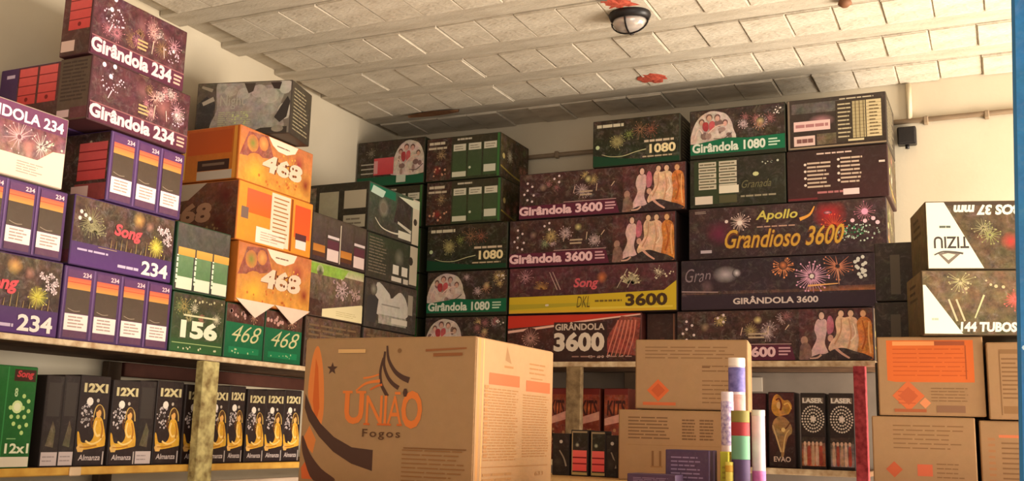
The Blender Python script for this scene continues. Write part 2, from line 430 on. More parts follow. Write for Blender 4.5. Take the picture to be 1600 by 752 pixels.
def st_song234(a):
    a.rect(0, 0, 1, 1, C(84, 50, 100), C(60, 42, 34), busy=.25)
    a.rect(0, .3, 1, 1, C(66, 46, 40), C(84, 64, 48), busy=1)
    a.rect(0, 0, 1, .33, C(84, 46, 108), C(78, 50, 96), busy=.05)
    a.burst(.16, .66, .06, C(150, 140, 100), 26); a.burst(.2, .5, .05, C(160, 150, 110), 20, arc=(0, 3.14))
    a.disc(.62, .86, .03, C(210, 160, 90), C(80, 58, 44), 12); a.disc(.74, .8, .022, C(170, 120, 100), C(74, 54, 42), 10)
    a.disc(.82, .5, .036, C(206, 190, 60), C(80, 66, 36), 14); a.burst(.82, .5, .04, C(220, 205, 90), 16)
    for u, v in ((.06, .78), (.1, .74), (.05, .68), (.14, .7)): a.disc(u, v, .007, C(225, 200, 190), n=7)
    for u, v in ((.84, .8), (.88, .76), (.92, .8), (.96, .72), (.9, .64), (.95, .6), (.93, .68)): a.burst(u, v, .012, C(228, 200, 200), 7, w=.003)
    for k in range(12): a.stroke([(.36 + k * .05, .33), (.365 + k * .05, .33 + a.rnd.uniform(.06, .22))], .003, .001, C(170, 140, 90))
    a.text('Song', .38, .48, .66, .72, C(206, 78, 84), .04, .2, bow=.3)
    a.lines(.05, .2, .36, .25, 1, C(190, 170, 200), .6, .2, 4); a.rect(.24, .3, .42, .31, C(170, 140, 110))
    a.lines(.44, .06, .66, .12, 1, C(200, 180, 205), .7, .05, 3)
    a.text('234', .68, .03, .96, .25, WHT, .03)
def st_L1(a):
    a.rect(0, 0, 1, 1, CREAM, C(150, 100, 112), busy=.0)
    a.rect(0, .3, 1, .74, C(150, 110, 104), C(120, 70, 80), busy=1)
    a.burst(.62, .55, .06, C(236, 180, 180), 18); a.burst(.8, .5, .05, C(220, 200, 190), 16); a.disc(.7, .44, .03, C(206, 130, 120), C(140, 92, 92))
    a.burst(.3, .5, .06, C(225, 150, 150), 18); a.dots(.9, .5, .09, .14, 12, .005, CREAM)
    a.rect(0, .74, 1, 1, C(108, 56, 86), C(112, 60, 92), busy=.1)
    a.poly([(0, 0), (1, 0), (1, .5), (.9, .48), (.78, .3), (.4, .3), (0, .34)], CREAM, smooth=False)
    a.text('GIRÂNDOLA 234', .12, .77, .97, .97, C(238, 214, 220), .03)
    a.lines(.62, .06, .84, .24, 5, C(170, 150, 140), .4, .3, 3)
def st_156(a):
    a.rect(0, 0, 1, 1, C(54, 82, 44), C(68, 60, 42), busy=.6); a.rect(0, 0, 1, .22, C(46, 92, 48), C(50, 78, 42), busy=.1)
    a.sky(5, PAL_G, 0, .5, 1, 1, .04); a.burst(.2, .78, .04, C(170, 150, 90), 16); a.dots(.6, .9, .35, .06, 8, .005, C(190, 180, 140))
    a.text('156', .16, .24, .88, .56, C(226, 222, 196), .05); a.rect(.2, .62, .86, .65, C(206, 200, 160))
    a.rect(.02, .14, .98, .155, C(150, 170, 110)); a.dots(.5, .07, .45, .02, 9, .004, C(200, 200, 160))
def st_468g(a):
    a.rect(0, 0, 1, 1, C(16, 92, 56), C(30, 104, 66), busy=.1); a.rect(0, .66, 1, 1, C(74, 46, 36), C(96, 58, 48), busy=.8)
    a.dots(.3, .82, .25, .1, 9, .008, C(196, 150, 140)); a.burst(.7, .82, .03, C(200, 150, 120), 12)
    a.text('468', .16, .3, .94, .62, C(196, 190, 140), -.006, .45); a.rect(.1, .08, .9, .2, C(24, 118, 74)); a.dots(.5, .13, .4, .05, 8, .004, C(170, 190, 140))
def st_green3(a):
    a.rect(0, 0, 1, 1, C(56, 56, 50), C(84, 78, 70), busy=.4)
    for i in range(3):
        x0 = i / 3 + .03; x1 = (i + 1) / 3 - .015
        a.rect(x0, .52, x1 + .02, .64, C(204, 150, 66), C(214, 160, 78)); a.rect(x0, .18, x1, .52, C(88, 120, 78), C(104, 132, 92), busy=.2)
        a.rect(x0, .02, x1, .2, C(214, 214, 190)); a.rect(x0 - .02, .1, x0 + .01, .52, C(220, 224, 200))
        for k in range(5): a.rect(x0 - .02, .14 + k * .085, x0 + .01, .16 + k * .085, C(60, 90, 52))
def st_orange468(a):
    a.rect(0, 0, 1, 1, C(214, 150, 62), C(190, 110, 70), busy=.35)
    a.poly([(0, .45), (.1, .95), (.35, 1), (.45, .6), (.2, .5)], C(150, 84, 70), busy=.8)
    a.disc(.16, .75, .035, C(120, 130, 60), C(170, 120, 60)); a.disc(.3, .82, .03, C(214, 160, 90), C(170, 100, 70))
    a.disc(.8, .66, .05, C(150, 50, 54), C(190, 96, 60), 16); a.disc(.92, .3, .05, C(130, 44, 30), C(190, 96, 50), 16); a.disc(.22, .2, .08, C(226, 176, 60), C(214, 150, 62), 18)
    a.poly([(.36, 1), (.78, 1), (.74, .86), (.62, .77), (.5, .78), (.42, .86)], C(236, 216, 190)); a.lines(.48, .86, .66, .9, 1, C(140, 100, 80), .6, 0, 2)
    a.burst(.68, .5, .07, C(236, 170, 70), 18, w=.004)
    a.text('468', .3, .3, .86, .66, C(226, 196, 170), .05, .1, outline=C(120, 62, 36))
    for u, v in ((.52, .55), (.62, .55), (.72, .55), (.62, .4), (.73, .4)): a.disc(u, v, .006, C(104, 54, 34), n=8)
    a.dots(.5, .15, .45, .1, 10, .006, C(200, 110, 50))
def st_orange_panels(a):
    a.rect(0, 0, 1, 1, C(226, 140, 46), C(230, 146, 54), busy=.12)
    a.rect(.1, .5, .45, .92, C(226, 100, 38), C(222, 96, 60)); a.rect(.04, .38, .13, .58, C(120, 96, 86)); a.rect(.42, .04, .68, .98, C(232, 206, 180))
    a.rect(.24, .02, .62, .3, C(236, 220, 202)); a.lines(.45, .1, .66, .94, 11, C(170, 110, 60), .3, .15)
    a.rect(.69, .02, .72, .98, C(150, 74, 28)); a.rect(.75, .3, .98, .9, C(226, 92, 40), C(214, 84, 44)); a.rect(.78, .1, .93, .3, C(230, 214, 206)); a.rect(.77, .26, .93, .38, C(90, 50, 52))
    a.lines(.3, .06, .58, .24, 4, C(200, 170, 150), .4, .3, 2)
def st_orange_side(a):
    a.rect(0, 0, 1, 1, C(200, 120, 36), C(196, 92, 34), busy=.15); a.rect(.3, .04, .34, .9, C(236, 186, 90)); a.rect(.36, .5, .92, .95, C(196, 84, 28), C(184, 80, 30))
    a.rect(.5, .18, .9, .38, C(60, 34, 28)); a.rect(.56, .27, .84, .32, C(120, 96, 80)); a.rect(.5, 0, .96, .17, C(196, 180, 164)); a.rect(.08, .05, .26, .9, C(206, 132, 40))
    a.rect(.94, 0, .98, 1, C(226, 150, 60))
def st_468_shaded(a):  # the orange 468 picture in darkened inks; this end's shade is painted in
    a.rect(0, 0, 1, 1, C(90, 58, 40), C(120, 70, 50), busy=.7); a.poly([(0, .8), (.3, 1), (.62, 1), (.4, .72), (.1, .68)], C(190, 170, 150))
    a.disc(.86, .76, .06, C(96, 34, 30), C(110, 62, 44), 14); a.disc(.8, .28, .06, C(90, 30, 22), C(100, 60, 40), 14)
    a.text('468', .12, .3, .7, .66, C(176, 130, 100), .05, .1, outline=C(84, 46, 34)); a.dots(.5, .2, .4, .1, 10, .006, C(140, 110, 70))
def st_crowd(a):
    a.rect(0, 0, 1, 1, C(120, 112, 102), C(126, 114, 102), busy=.3)
    a.rect(0, 0, .2, 1, C(52, 46, 42), C(92, 82, 70), busy=.6); a.poly([(.02, .1), (.16, .2), (.2, .6), (.1, .75), (0, .6)], C(56, 52, 52), busy=.3)
    a.stroke([(.06, .6), (.18, .7)], .016, .02, C(166, 156, 142)); a.stroke([(.04, .94), (.16, .86)], .01, .014, C(150, 138, 120))
    a.poly([(.19, .02), (.88, .02), (.93, .3), (.9, .55), (.93, .8), (.8, .93), (.6, .9), (.52, .98), (.3, .99), (.2, .96), (.22, .5)], C(156, 148, 140), busy=.55)
    for u, v, r in ((.66, .82, .035), (.78, .72, .04), (.5, .78, .03), (.36, .84, .028)): a.disc(u, v, r, C(178, 168, 160), None, 14, ry=r * .8, busy=.4)
    for u, v, r in ((.94, .9, .03), (.95, .42, .032)): a.disc(u, v, r, C(190, 182, 170), None, 12, ry=r * 1.1, busy=.3)
    a.poly([(.5, .98), (.62, .98), (.6, .82), (.55, .78)], C(74, 62, 54)); a.poly([(.78, .98), (.9, .98), (.88, .84), (.82, .86)], C(60, 46, 42))
    a.poly([(.84, .3), (.9, .5), (.97, .7), (1, .6), (.97, .3), (.9, .2)], C(58, 52, 48)); a.poly([(.56, 0), (.98, 0), (.98, .12), (.7, .1)], C(60, 54, 48)); a.disc(.88, .08, .026, C(140, 130, 116), None, 12, ry=.014, busy=.4)
    a.text('Night', .25, .48, .52, .76, C(176, 168, 154), .0); a.lines(.24, .1, .6, .44, 9, C(172, 170, 140), .5, .2, 6); a.dots(.5, .3, .12, .14, 18, .004, C(190, 196, 140))
def st_darktext(a):
    a.rect(0, 0, 1, 1, C(60, 52, 42), C(66, 58, 46), busy=.3); a.lines(.1, .08, .92, .92, 12, C(150, 138, 110), .32, .4, 4)
def st_dkpanels(a):
    a.rect(0, 0, 1, 1, C(62, 46, 42), C(80, 68, 56), busy=.3)
    for i in range(4):
        x0 = i / 4 + .02; x1 = (i + 1) / 4 - .02
        a.rect(x0, .05, x1, .96, C(66, 44, 50), C(84, 72, 62), busy=.3)
        if i % 2: a.rect(x0, .04, x1, .3, C(214, 190, 184)); a.rect(x0, .54, x1, .6, C(206, 190, 190)); a.rect(x0, .3, x1, .5, C(92, 50, 60))
        else: a.rect(x0, .18, x1, .34, C(190, 126, 56), C(176, 110, 48)); a.rect(x0, .08, x1, .18, C(90, 54, 34))
    a.rect(.495, .02, .51, .9, C(206, 190, 170))
def st_greenband(a):
    a.rect(0, 0, 1, 1, C(70, 48, 44), C(120, 100, 80), busy=.8)
    a.rect(0, .84, 1, 1, C(190, 178, 150), C(150, 164, 100), busy=.3); a.poly([(0, .78), (.6, .78), (.7, .98), (0, .98)], C(136, 166, 66), busy=.4); a.disc(.18, .86, .025, C(60, 76, 40), C(120, 150, 70))
    a.dots(.6, .55, .36, .18, 22, .008, C(170, 140, 140)); a.burst(.6, .56, .05, C(200, 170, 170), 14, w=.004); a.burst(.85, .55, .04, C(180, 150, 140), 10, w=.004)
    a.poly([(.25, 0), (1, 0), (1, .34), (.98, .36), (.25, .14)], C(214, 200, 158)); a.rect(0, 0, .25, .3, C(70, 46, 36), busy=.6)
    a.lines(.5, .05, .9, .16, 3, C(180, 164, 120), .3, .3, 3)
def st_brown_small(a):
    a.rect(0, 0, 1, 1, C(70, 50, 38), C(84, 62, 46), busy=.9); a.lines(.05, .5, .95, .9, 4, C(110, 86, 62), .4, .2, 4)
def st_brown_dark(a):
    a.rect(0, 0, 1, 1, C(44, 36, 30), C(54, 44, 36), busy=.5); a.rect(.12, .1, .2, .8, C(84, 74, 62)); a.lines(.3, .2, .9, .7, 5, C(76, 62, 50), .35, .3, 3)
def st_B2(a):
    a.rect(0, 0, 1, 1, C(70, 62, 54), C(66, 80, 62), busy=.5); a.poly([(0, .82), (.5, .8), (.5, .98), (0, .98)], C(30, 104, 76)); a.poly([(.02, .8), (.25, .76), (.3, .92), (.06, .96)], C(180, 200, 184))
    a.disc(.27, .56, .05, C(160, 150, 132), C(84, 76, 66), 14); a.disc(.27, .56, .025, C(110, 100, 86), n=10); a.poly([(.48, .35), (.8, .25), (.84, .85), (.55, .92)], C(60, 50, 44), busy=.5)
    a.stroke([(.12, .3), (.25, .14), (.45, .1), (.6, .12)], .004, .008, C(206, 198, 178)); a.rect(.58, .04, .84, .2, C(206, 200, 180)); a.stroke([(.56, .36), (.84, .24)], .012, .016, C(196, 188, 170))
    a.rect(.86, .0, 1, 1, C(196, 184, 160)); a.poly([(.56, .93), (1, .98), (1, .8), (.86, .8)], C(204, 204, 178)); a.disc(.92, .5, .018, C(70, 60, 50), n=8)
def st_B2front(a):
    a.rect(0, 0, 1, 1, C(48, 44, 34), C(54, 50, 38), busy=.3); a.rect(.0, .1, .25, .95, C(120, 108, 90), busy=1); a.disc(.14, .5, .03, C(176, 160, 136), C(110, 98, 80))
    a.rect(.3, .05, .58, .84, C(168, 162, 136), busy=.12); a.rect(.66, .46, .97, .84, C(182, 172, 148)); a.rect(.66, .06, .97, .32, C(176, 168, 144)); a.lines(.7, .1, .94, .28, 2, C(120, 110, 92), .4, .3, 2)
def st_B3(a):
    a.rect(0, 0, 1, 1, C(60, 54, 46), C(56, 62, 44), busy=.35); a.lines(.03, .1, .38, .95, 12, C(120, 108, 92), .35, .3, 4); a.disc(.62, .62, .05, C(120, 116, 100), C(60, 58, 46))
    for x in (.5, .68): a.rect(x, .2, x + .12, .42, C(206, 198, 184))
    a.rect(.48, .03, .68, .14, C(200, 190, 176)); a.rect(.72, .02, .82, .14, C(190, 180, 166)); a.rect(.84, .05, 1, 1, C(184, 172, 150)); a.disc(.86, .62, .022, C(60, 52, 44), n=8)
def st_B4(a):
    a.rect(0, 0, 1, 1, C(60, 52, 46), C(70, 60, 52), busy=.6); a.poly([(.2, .3), (.78, .3), (.8, .65), (.66, .86), (.5, .7), (.42, .8), (.2, .96)], C(182, 174, 164), busy=.2)
    a.poly([(.02, .1), (.2, .1), (.24, .6), (.14, .72), (.02, .6)], C(58, 54, 54)); a.disc(.14, .8, .03, C(140, 136, 120), C(80, 72, 62)); a.rect(.82, .4, .92, .85, C(150, 140, 126))
    a.poly([(.42, .9), (.56, .9), (.52, .7), (.47, .68)], C(60, 50, 44)); a.rect(.3, .5, .66, .53, C(140, 132, 124)); a.rect(.25, .1, .8, .3, C(150, 142, 130), busy=.6); a.rect(.5, .14, .82, .26, C(190, 180, 166))
def people1080(a, u0, v0, u1, v1):
    W = u1 - u0; H = v1 - v0; R = a.rnd
    P = lambda x, y: (u0 + x * W, v0 + y * H)
    a.poly([P(0, 0), P(1, 0), P(1, .42), P(.95, .66), P(.84, .86), P(.68, .95), P(.5, .99), P(.34, .93), P(.2, .8), P(.09, .58), P(.02, .3)], C(208, 190, 178), busy=.5)
    for k in range(16):
        x = R.uniform(.08, .9); y = R.uniform(.05, .6 if .2 < x < .8 else .4)
        a.disc(*P(x, y), R.uniform(.008, .02), R.choice((C(216, 196, 184), C(160, 132, 122), C(206, 176, 164), C(130, 100, 94))), n=9, ry=R.uniform(.01, .022), busy=.4)
    for x, y, r in ((.27, .64, .013), (.45, .76, .015), (.64, .74, .014), (.82, .56, .013)):
        a.disc(*P(x, y + .035), r * 1.0, C(112, 80, 72), n=10, ry=r * 1.15, busy=.5); a.disc(*P(x, y), r * .74, C(208, 160, 142), n=10, ry=r * .95, busy=.5)
    a.poly([P(.3, .62), P(.36, .66), P(.42, .62), P(.43, .45), P(.38, .36), P(.32, .4), P(.29, .5)], C(170, 60, 64), busy=.4); a.poly([P(.46, .64), P(.53, .68), P(.58, .6), P(.56, .44), P(.5, .36), P(.45, .42), P(.44, .55)], C(196, 88, 92), busy=.4)
    a.stroke([P(.42, .3), P(.62, .5), P(.8, .52)], .006, .005, C(226, 190, 172)); a.stroke([P(.55, .12), P(.78, .1), P(.97, .26)], .003, .005, C(96, 78, 72)); a.stroke([P(.1, .15), P(.2, .45), P(.3, .3)], .005, .006, C(226, 200, 184))
def st_1080p(a, flip=False):
    a.rect(0, 0, 1, 1, C(56, 48, 34), C(62, 46, 40), busy=.9); a.sky(5, PAL_M, .45, .4, 1, 1, .04); a.disc(.75, .66, .02, C(220, 196, 140), C(80, 62, 46)); a.burst(.74, .6, .035, C(180, 130, 100), 14)
    a.dots(.93, .86, .05, .1, 8, .004, C(226, 214, 206))
    people1080(a, .0, .3, .46, .98)
    a.poly([(.0, .06), (1, .06), (1, .36), (.62, .34), (.4, .38), (.0, .28)], C(18, 100, 66)); a.rect(0, 0, 1, .06, C(40, 44, 30))
    a.text('Girândola 1080', .02, .1, .8, .3, C(214, 220, 204), .036); a.lines(.83, .12, .95, .3, 3, C(190, 216, 190), .5, .3)
def st_1080d(a):
    a.rect(0, 0, 1, 1, C(34, 44, 26), C(54, 44, 30), busy=.8); a.disc(.28, .52, .035, C(150, 136, 90), C(58, 50, 32), 14); a.burst(.28, .52, .045, C(176, 166, 110), 26); a.burst(.55, .74, .05, C(150, 110, 80), 18); a.burst(.68, .72, .04, C(150, 90, 70), 16); a.burst(.42, .66, .03, C(140, 150, 80), 14)
    a.disc(.05, .42, .01, C(190, 206, 160), n=10); a.lines(.04, .84, .36, .93, 1, C(206, 196, 170), .75, .05, 3)
    a.poly([(0, 0), (1, 0), (1, .1), (.6, .09), (.3, .15), (0, .24)], C(20, 62, 38)); a.stroke([(.1, .26), (.2, .2), (.35, .19), (.5, .26), (.62, .3)], .002, .004, C(200, 196, 150))
    a.lines(.6, .43, .96, .51, 1, C(206, 186, 160), .6, .1, 4); a.text('1080', .66, .2, .96, .4, C(238, 220, 170), .035); a.lines(.58, .11, .94, .16, 1, C(190, 170, 140), .6, .1, 5)
def st_1080t(a):
    a.rect(0, 0, 1, 1, C(48, 58, 34), C(58, 52, 36), busy=.3); a.rect(0, 0, .34, 1, C(70, 42, 32), C(66, 44, 34), busy=1); a.disc(.15, .25, .03, C(140, 44, 40), C(74, 42, 32)); a.dots(.18, .2, .14, .14, 8, .006, C(206, 150, 120)); a.burst(.2, .6, .035, C(180, 150, 110), 16)
    a.lines(.03, .84, .26, .93, 1, C(204, 190, 166), .7, .05, 2); a.lines(.02, .72, .28, .82, 1, C(196, 180, 156), .5, .05, 3); a.lines(.42, .9, .62, .97, 1, C(196, 186, 166), .6, .05, 3)
    for i in range(3):
        x0 = .36 + i * .21; a.rect(x0, .05, x0 + .19, .82, C(60, 82, 48), C(66, 78, 52), busy=.1); a.rect(x0 + .01, .66, x0 + .18, .82, C(208, 202, 182)); a.lines(x0 + .03, .68, x0 + .17, .79, 2, C(130, 124, 104), .35, .3, 2)
    a.rect(.36, .05, .55, .17, C(206, 204, 180)); a.rect(.79, .12, .95, .29, C(204, 204, 184)); a.disc(.6, .25, .007, C(200, 206, 180), n=8); a.rect(.97, 0, 1, 1, C(60, 110, 54))
def st_G1(a):
    a.rect(0, 0, 1, 1, C(56, 52, 40), C(58, 46, 36), busy=.7); a.rect(0, 0, 1, .2, C(18, 92, 60), C(22, 84, 56)); a.lines(.05, .24, .26, .55, 3, C(180, 174, 160), .25, .1)
    people1080(a, .52, .22, 1, .98); a.rect(.25, .24, .55, .62, C(200, 64, 72), C(206, 84, 90), busy=.1); a.rect(.25, .27, .31, .56, C(214, 150, 150)); a.burst(.2, .74, .03, C(150, 140, 120), 12); a.rect(.6, .04, .74, .2, C(196, 204, 186))
def st_fire_side(a):
    a.rect(0, 0, 1, 1, C(70, 56, 34), C(74, 60, 38), busy=1); a.sky(5, PAL_G, rmax=.05); a.stroke([(.0, .25), (.4, .15), (.8, .1)], .008, .01, C(150, 130, 60)); a.disc(.1, .5, .015, C(190, 170, 110), n=8)
def people3600(a, u0):
    P = lambda x, y: (u0 + x * (1 - u0), y); R = a.rnd
    a.rect(u0, 0, 1, 1, C(80, 46, 42), C(88, 48, 48), busy=.9)
    # woman in a pale pink dress
    a.poly([P(.12, .02), P(.3, .02), P(.4, .1), P(.35, .32), P(.38, .56), P(.38, .76), P(.33, .8), P(.25, .78), P(.21, .6), P(.24, .42), P(.17, .2)], C(222, 182, 178), busy=.5)
    a.disc(*P(.31, .88), .017, C(70, 44, 42), n=10, ry=.022, busy=.4); a.disc(*P(.315, .86), .011, C(228, 186, 168), n=10, ry=.016, busy=.3)
    a.poly([P(.4, .5), P(.46, .54), P(.48, .68), P(.46, .82), P(.42, .86), P(.39, .78), P(.38, .62)], C(190, 104, 122), busy=.6); a.disc(*P(.43, .42), .012, C(214, 160, 140), n=9, ry=.015, busy=.4)
    a.disc(*P(.07, .38), .015, C(170, 128, 114), n=10, ry=.019, busy=.4); a.poly([P(.0, .0), P(.14, .0), P(.17, .14), P(.14, .3), P(.07, .34), P(.01, .26), P(.0, .1)], C(134, 100, 90), busy=.8)
    # two people in cream
    a.poly([P(.4, .2), P(.5, .12), P(.68, .12), P(.8, .18), P(.82, .5), P(.8, .76), P(.72, .84), P(.62, .82), P(.55, .86), P(.5, .74), P(.51, .5), P(.43, .34)], C(232, 188, 156), busy=.6)
    a.stroke([P(.58, .8), P(.57, .55), P(.48, .3)], .004, .006, C(196, 140, 108)); a.stroke([P(.68, .8), P(.71, .5), P(.66, .2)], .005, .008, C(206, 152, 118)); a.stroke([P(.74, .7), P(.77, .5), P(.7, .36)], .004, .006, C(244, 214, 188))
    for x, y in ((.58, .9), (.71, .9)): a.disc(*P(x, y + .02), .0155, C(66, 42, 38), n=10, ry=.017, busy=.4); a.disc(*P(x, y - .005), .0115, C(228, 184, 154), n=10, ry=.014, busy=.3)
    # one in patterned orange
    a.poly([P(.78, .04), P(.9, .0), P(.99, .02), P(.99, .4), P(.98, .72), P(.92, .82), P(.84, .82), P(.79, .7), P(.81, .4)], C(210, 126, 60), busy=.9); a.stroke([P(.86, .76), P(.9, .45), P(.85, .2)], .004, .008, C(172, 86, 36)); a.stroke([P(.95, .74), P(.94, .45), P(.96, .12)], .004, .007, C(236, 176, 110))
    a.disc(*P(.88, .91), .0155, C(112, 66, 42), n=10, ry=.016, busy=.4); a.disc(*P(.875, .89), .0115, C(222, 166, 122), n=10, ry=.014, busy=.3)
    # dark seated legs across the foot
    a.poly([P(.16, .0), P(.94, .0), P(.9, .1), P(.76, .16), P(.6, .23), P(.47, .2), P(.36, .12), P(.24, .1)], C(60, 44, 44), busy=.7); a.stroke([P(.5, .22), P(.58, .12), P(.68, .03)], .012, .007, C(216, 164, 146)); a.stroke([P(.3, .1), P(.24, .04), P(.14, .03)], .008, .006, C(216, 170, 150))
def st_3600p(a):
    a.rect(0, 0, 1, 1, C(60, 38, 36), C(76, 48, 42), busy=1); a.sky(6, PAL_M, .1, .35, .66, 1, .045)
    for u, v in ((.05, .8), (.08, .72), (.05, .64), (.09, .52), (.05, .42), (.08, .38), (.22, .86), (.25, .92), (.25, .78), (.03, .55)): a.disc(u, v, .0062, C(228, 206, 206), n=7)
    a.disc(.43, .8, .02, C(220, 204, 140), C(90, 64, 46)); a.disc(.15, .68, .022, C(160, 130, 110), C(70, 46, 42)); a.lines(.38, .42, .48, .56, 2, C(190, 166, 140), .5, .3); a.stroke([(.34, .5), (.35, .66)], .003, .004, C(214, 180, 160)); a.stroke([(.48, .52), (.485, .68)], .003, .004, C(220, 190, 160)); a.stroke([(.57, .6), (.59, .7)], .003, .004, C(220, 190, 160))
    a.poly([(.0, .0), (.62, .0), (.6, .27), (.58, .3), (.0, .28)], C(96, 34, 58), busy=.1); a.rect(.28, .31, .6, .325, C(196, 150, 150))
    people3600(a, .64)
    a.text('Girândola 3600', .0, .06, .52, .27, C(240, 198, 204), .044); a.lines(.535, .08, .6, .27, 3, C(220, 170, 180), .5, .3)
def st_3600y(a):
    a.rect(0, 0, 1, 1, C(62, 36, 36), C(92, 46, 54), busy=.8); a.burst(.1, .8, .045, C(206, 150, 156), 16); a.burst(.2, .52, .045, C(190, 140, 80), 18, arc=(0, 3.14)); a.burst(.74, .56, .06, C(214, 200, 160), 22, w=.004, arc=(.2, 2.9)); a.disc(.57, .74, .03, C(206, 120, 70), C(84, 44, 44)); a.burst(.9, .8, .03, C(214, 200, 170), 14)
    for x in (.25, .27): a.stroke([(x, .9), (x + .05, .5)], .003, .004, C(190, 160, 150))
    for x in (.66, .72): a.stroke([(x, .5), (x + .06, .9)], .003, .004, C(190, 170, 150))
    a.dots(.92, .76, .07, .1, 8, .005, C(220, 206, 180))
    a.text('Song', .4, .48, .55, .74, C(206, 90, 100), .03, .2)
    a.poly([(0, 0), (1, 0), (1, .62), (.93, .42), (.5, .38), (.0, .36)], C(206, 176, 40)); a.poly([(0, .08), (.5, .14), (.5, .2), (0, .2)], C(176, 160, 44)); a.poly([(.5, .05), (.98, .06), (.98, .1), (.5, .1)], C(222, 196, 70)); a.rect(0, .0, .9, .05, C(214, 170, 50))
    a.dots(.27, .18, .06, .02, 2, .005, CREAM)
    a.text('DKL', .42, .1, .5, .34, C(96, 76, 26), .0, .25); a.lines(.53, .2, .69, .26, 1, C(110, 88, 30), .7, .05, 6)
    a.text('3600', .71, .1, .95, .37, C(70, 48, 28), .04)
def st_3600r(a):
    a.rect(0, 0, 1, 1, C(64, 34, 30), C(84, 40, 36), busy=.7); a.poly([(0, .72), (0, 1), (1, 1), (1, .98), (.45, .82), (.3, .78)], C(196, 52, 36)); a.stroke([(0, .64), (.35, .76), (.6, .86), (1, .98)], .012, .006, C(236, 186, 170))
    a.disc(.18, .5, .05, C(110, 76, 70), C(90, 50, 46), 16); a.burst(.18, .5, .055, C(190, 140, 130), 20, w=.003); a.poly([(.72, .2), (.98, .1), (1, .9), (.86, .95), (.78, .6)], C(150, 66, 56), busy=.9)
    for k in range(6): a.stroke([(.76 + .03 * k, .1), (.8 + .03 * k, .5), (.84 + .025 * k, .86)], .004, .008, C(206, 120, 100))
    a.rect(.36, .0, .76, .84, C(58, 34, 30), busy=.15)
    a.text('GIRÂNDOLA', .37, .66, .74, .84, C(206, 186, 170), .03); a.text('3600', .36, .2, .74, .62, C(222, 206, 190), .045)
    a.dots(.75, .09, .22, .02, 9, .006, C(206, 180, 170)); a.lines(.5, .07, .96, .11, 1, C(170, 130, 120), .6, .05, 8)
def st_dark_end(a):
    a.rect(0, 0, 1, 1, C(56, 36, 32), C(70, 44, 38), busy=.3); a.rect(.9, 0, .95, 1, C(150, 100, 76)); a.rect(.45, .3, .6, .5, C(86, 52, 46))
def st_E1b(a):
    a.rect(0, 0, 1, 1, C(50, 38, 32), C(62, 52, 46), busy=.2); a.rect(.04, .72, .6, .93, C(92, 86, 80), busy=.7); a.disc(.35, .55, .06, C(170, 120, 124), C(90, 70, 66), 14, ry=.03); a.rect(.06, .36, .44, .56, C(222, 186, 180)); a.lines(.08, .4, .42, .53, 1, C(170, 116, 116), .5, 0, 5)
    a.rect(.06, .06, .28, .26, C(214, 184, 174)); a.lines(.09, .1, .26, .22, 1, C(120, 80, 76), .7, 0, 3); a.rect(.3, .06, .5, .28, C(96, 84, 64), busy=.9)
    a.rect(.5, .08, .97, .92, C(60, 50, 40)); a.lines(.52, .14, .66, .88, 9, C(186, 172, 140), .35, .2, 2); a.rect(.67, .14, .8, .88, C(176, 160, 120)); a.rect(.81, .14, .96, .88, C(206, 188, 146))
    for k in range(10): a.rect(.67, .18 + k * .07, .96, .187 + k * .07, C(130, 112, 80))
    for x in (.7, .74, .78): a.rect(x, .14, x + .006, .88, C(90, 76, 54))
    a.lines(.84, .16, .95, .86, 10, C(110, 92, 64), .35, .5, 2); a.lines(.54, .92, .9, .97, 1, C(190, 176, 150), .5, .1, 5); a.rect(.62, .08, .78, .12, C(206, 190, 150)); a.rect(0, .0, 1, .03, C(150, 130, 104)); a.rect(0, 0, .02, 1, C(120, 104, 88))
def st_E2a(a):
    a.rect(0, 0, 1, 1, C(42, 42, 28), C(46, 42, 32), busy=.4); a.rect(.04, .05, .48, .97, C(52, 62, 38))
    for i, x in enumerate((.09, .31)):
        for k in range(5): a.rect(x, .36 + k * .12, x + .19, .46 + k * .12, C(196, 186, 164)); a.lines(x + .01, .38 + k * .12, x + .18, .44 + k * .12, 1, C(110, 100, 80), .5, .1, 2)
    a.rect(.05, .05, .24, .22, C(220, 206, 190)); a.rect(.31, .26, .52, .42, C(224, 214, 192)); a.rect(.31, .06, .5, .22, C(84, 80, 54)); a.disc(.7, .62, .014, C(196, 196, 140), n=8, ry=.01); a.text('Granada', .55, .34, .86, .5, C(110, 104, 72), 0, .4); a.lines(.54, .14, .92, .2, 1, C(150, 140, 116), .6, .1, 5); a.dots(.84, .86, .1, .07, 6, .005, C(190, 190, 170))
def st_E2b(a):
    a.rect(0, 0, 1, 1, C(62, 32, 32), C(50, 32, 28), busy=.15); a.lines(.3, .9, .66, .95, 1, C(206, 180, 166), .6, .1, 5)
    for x in (.2, .54):
        for k in range(4): a.disc(x - .02, .3 + k * .14 + (.06 if x > .4 else 0), .006, C(226, 206, 190), n=7)
        a.lines(x, .22 + (.06 if x > .4 else 0), x + .24, .78 + (.06 if x > .4 else 0), 7, C(196, 172, 150), .45, .25, 2)
    a.lines(.3, .1, .6, .17, 1, C(176, 110, 110), .6, .1, 4); a.rect(.56, .06, .72, .18, C(230, 200, 196)); a.rect(.92, .66, .98, .7, C(206, 190, 176)); a.rect(0, .0, .3, .04, C(110, 40, 44))
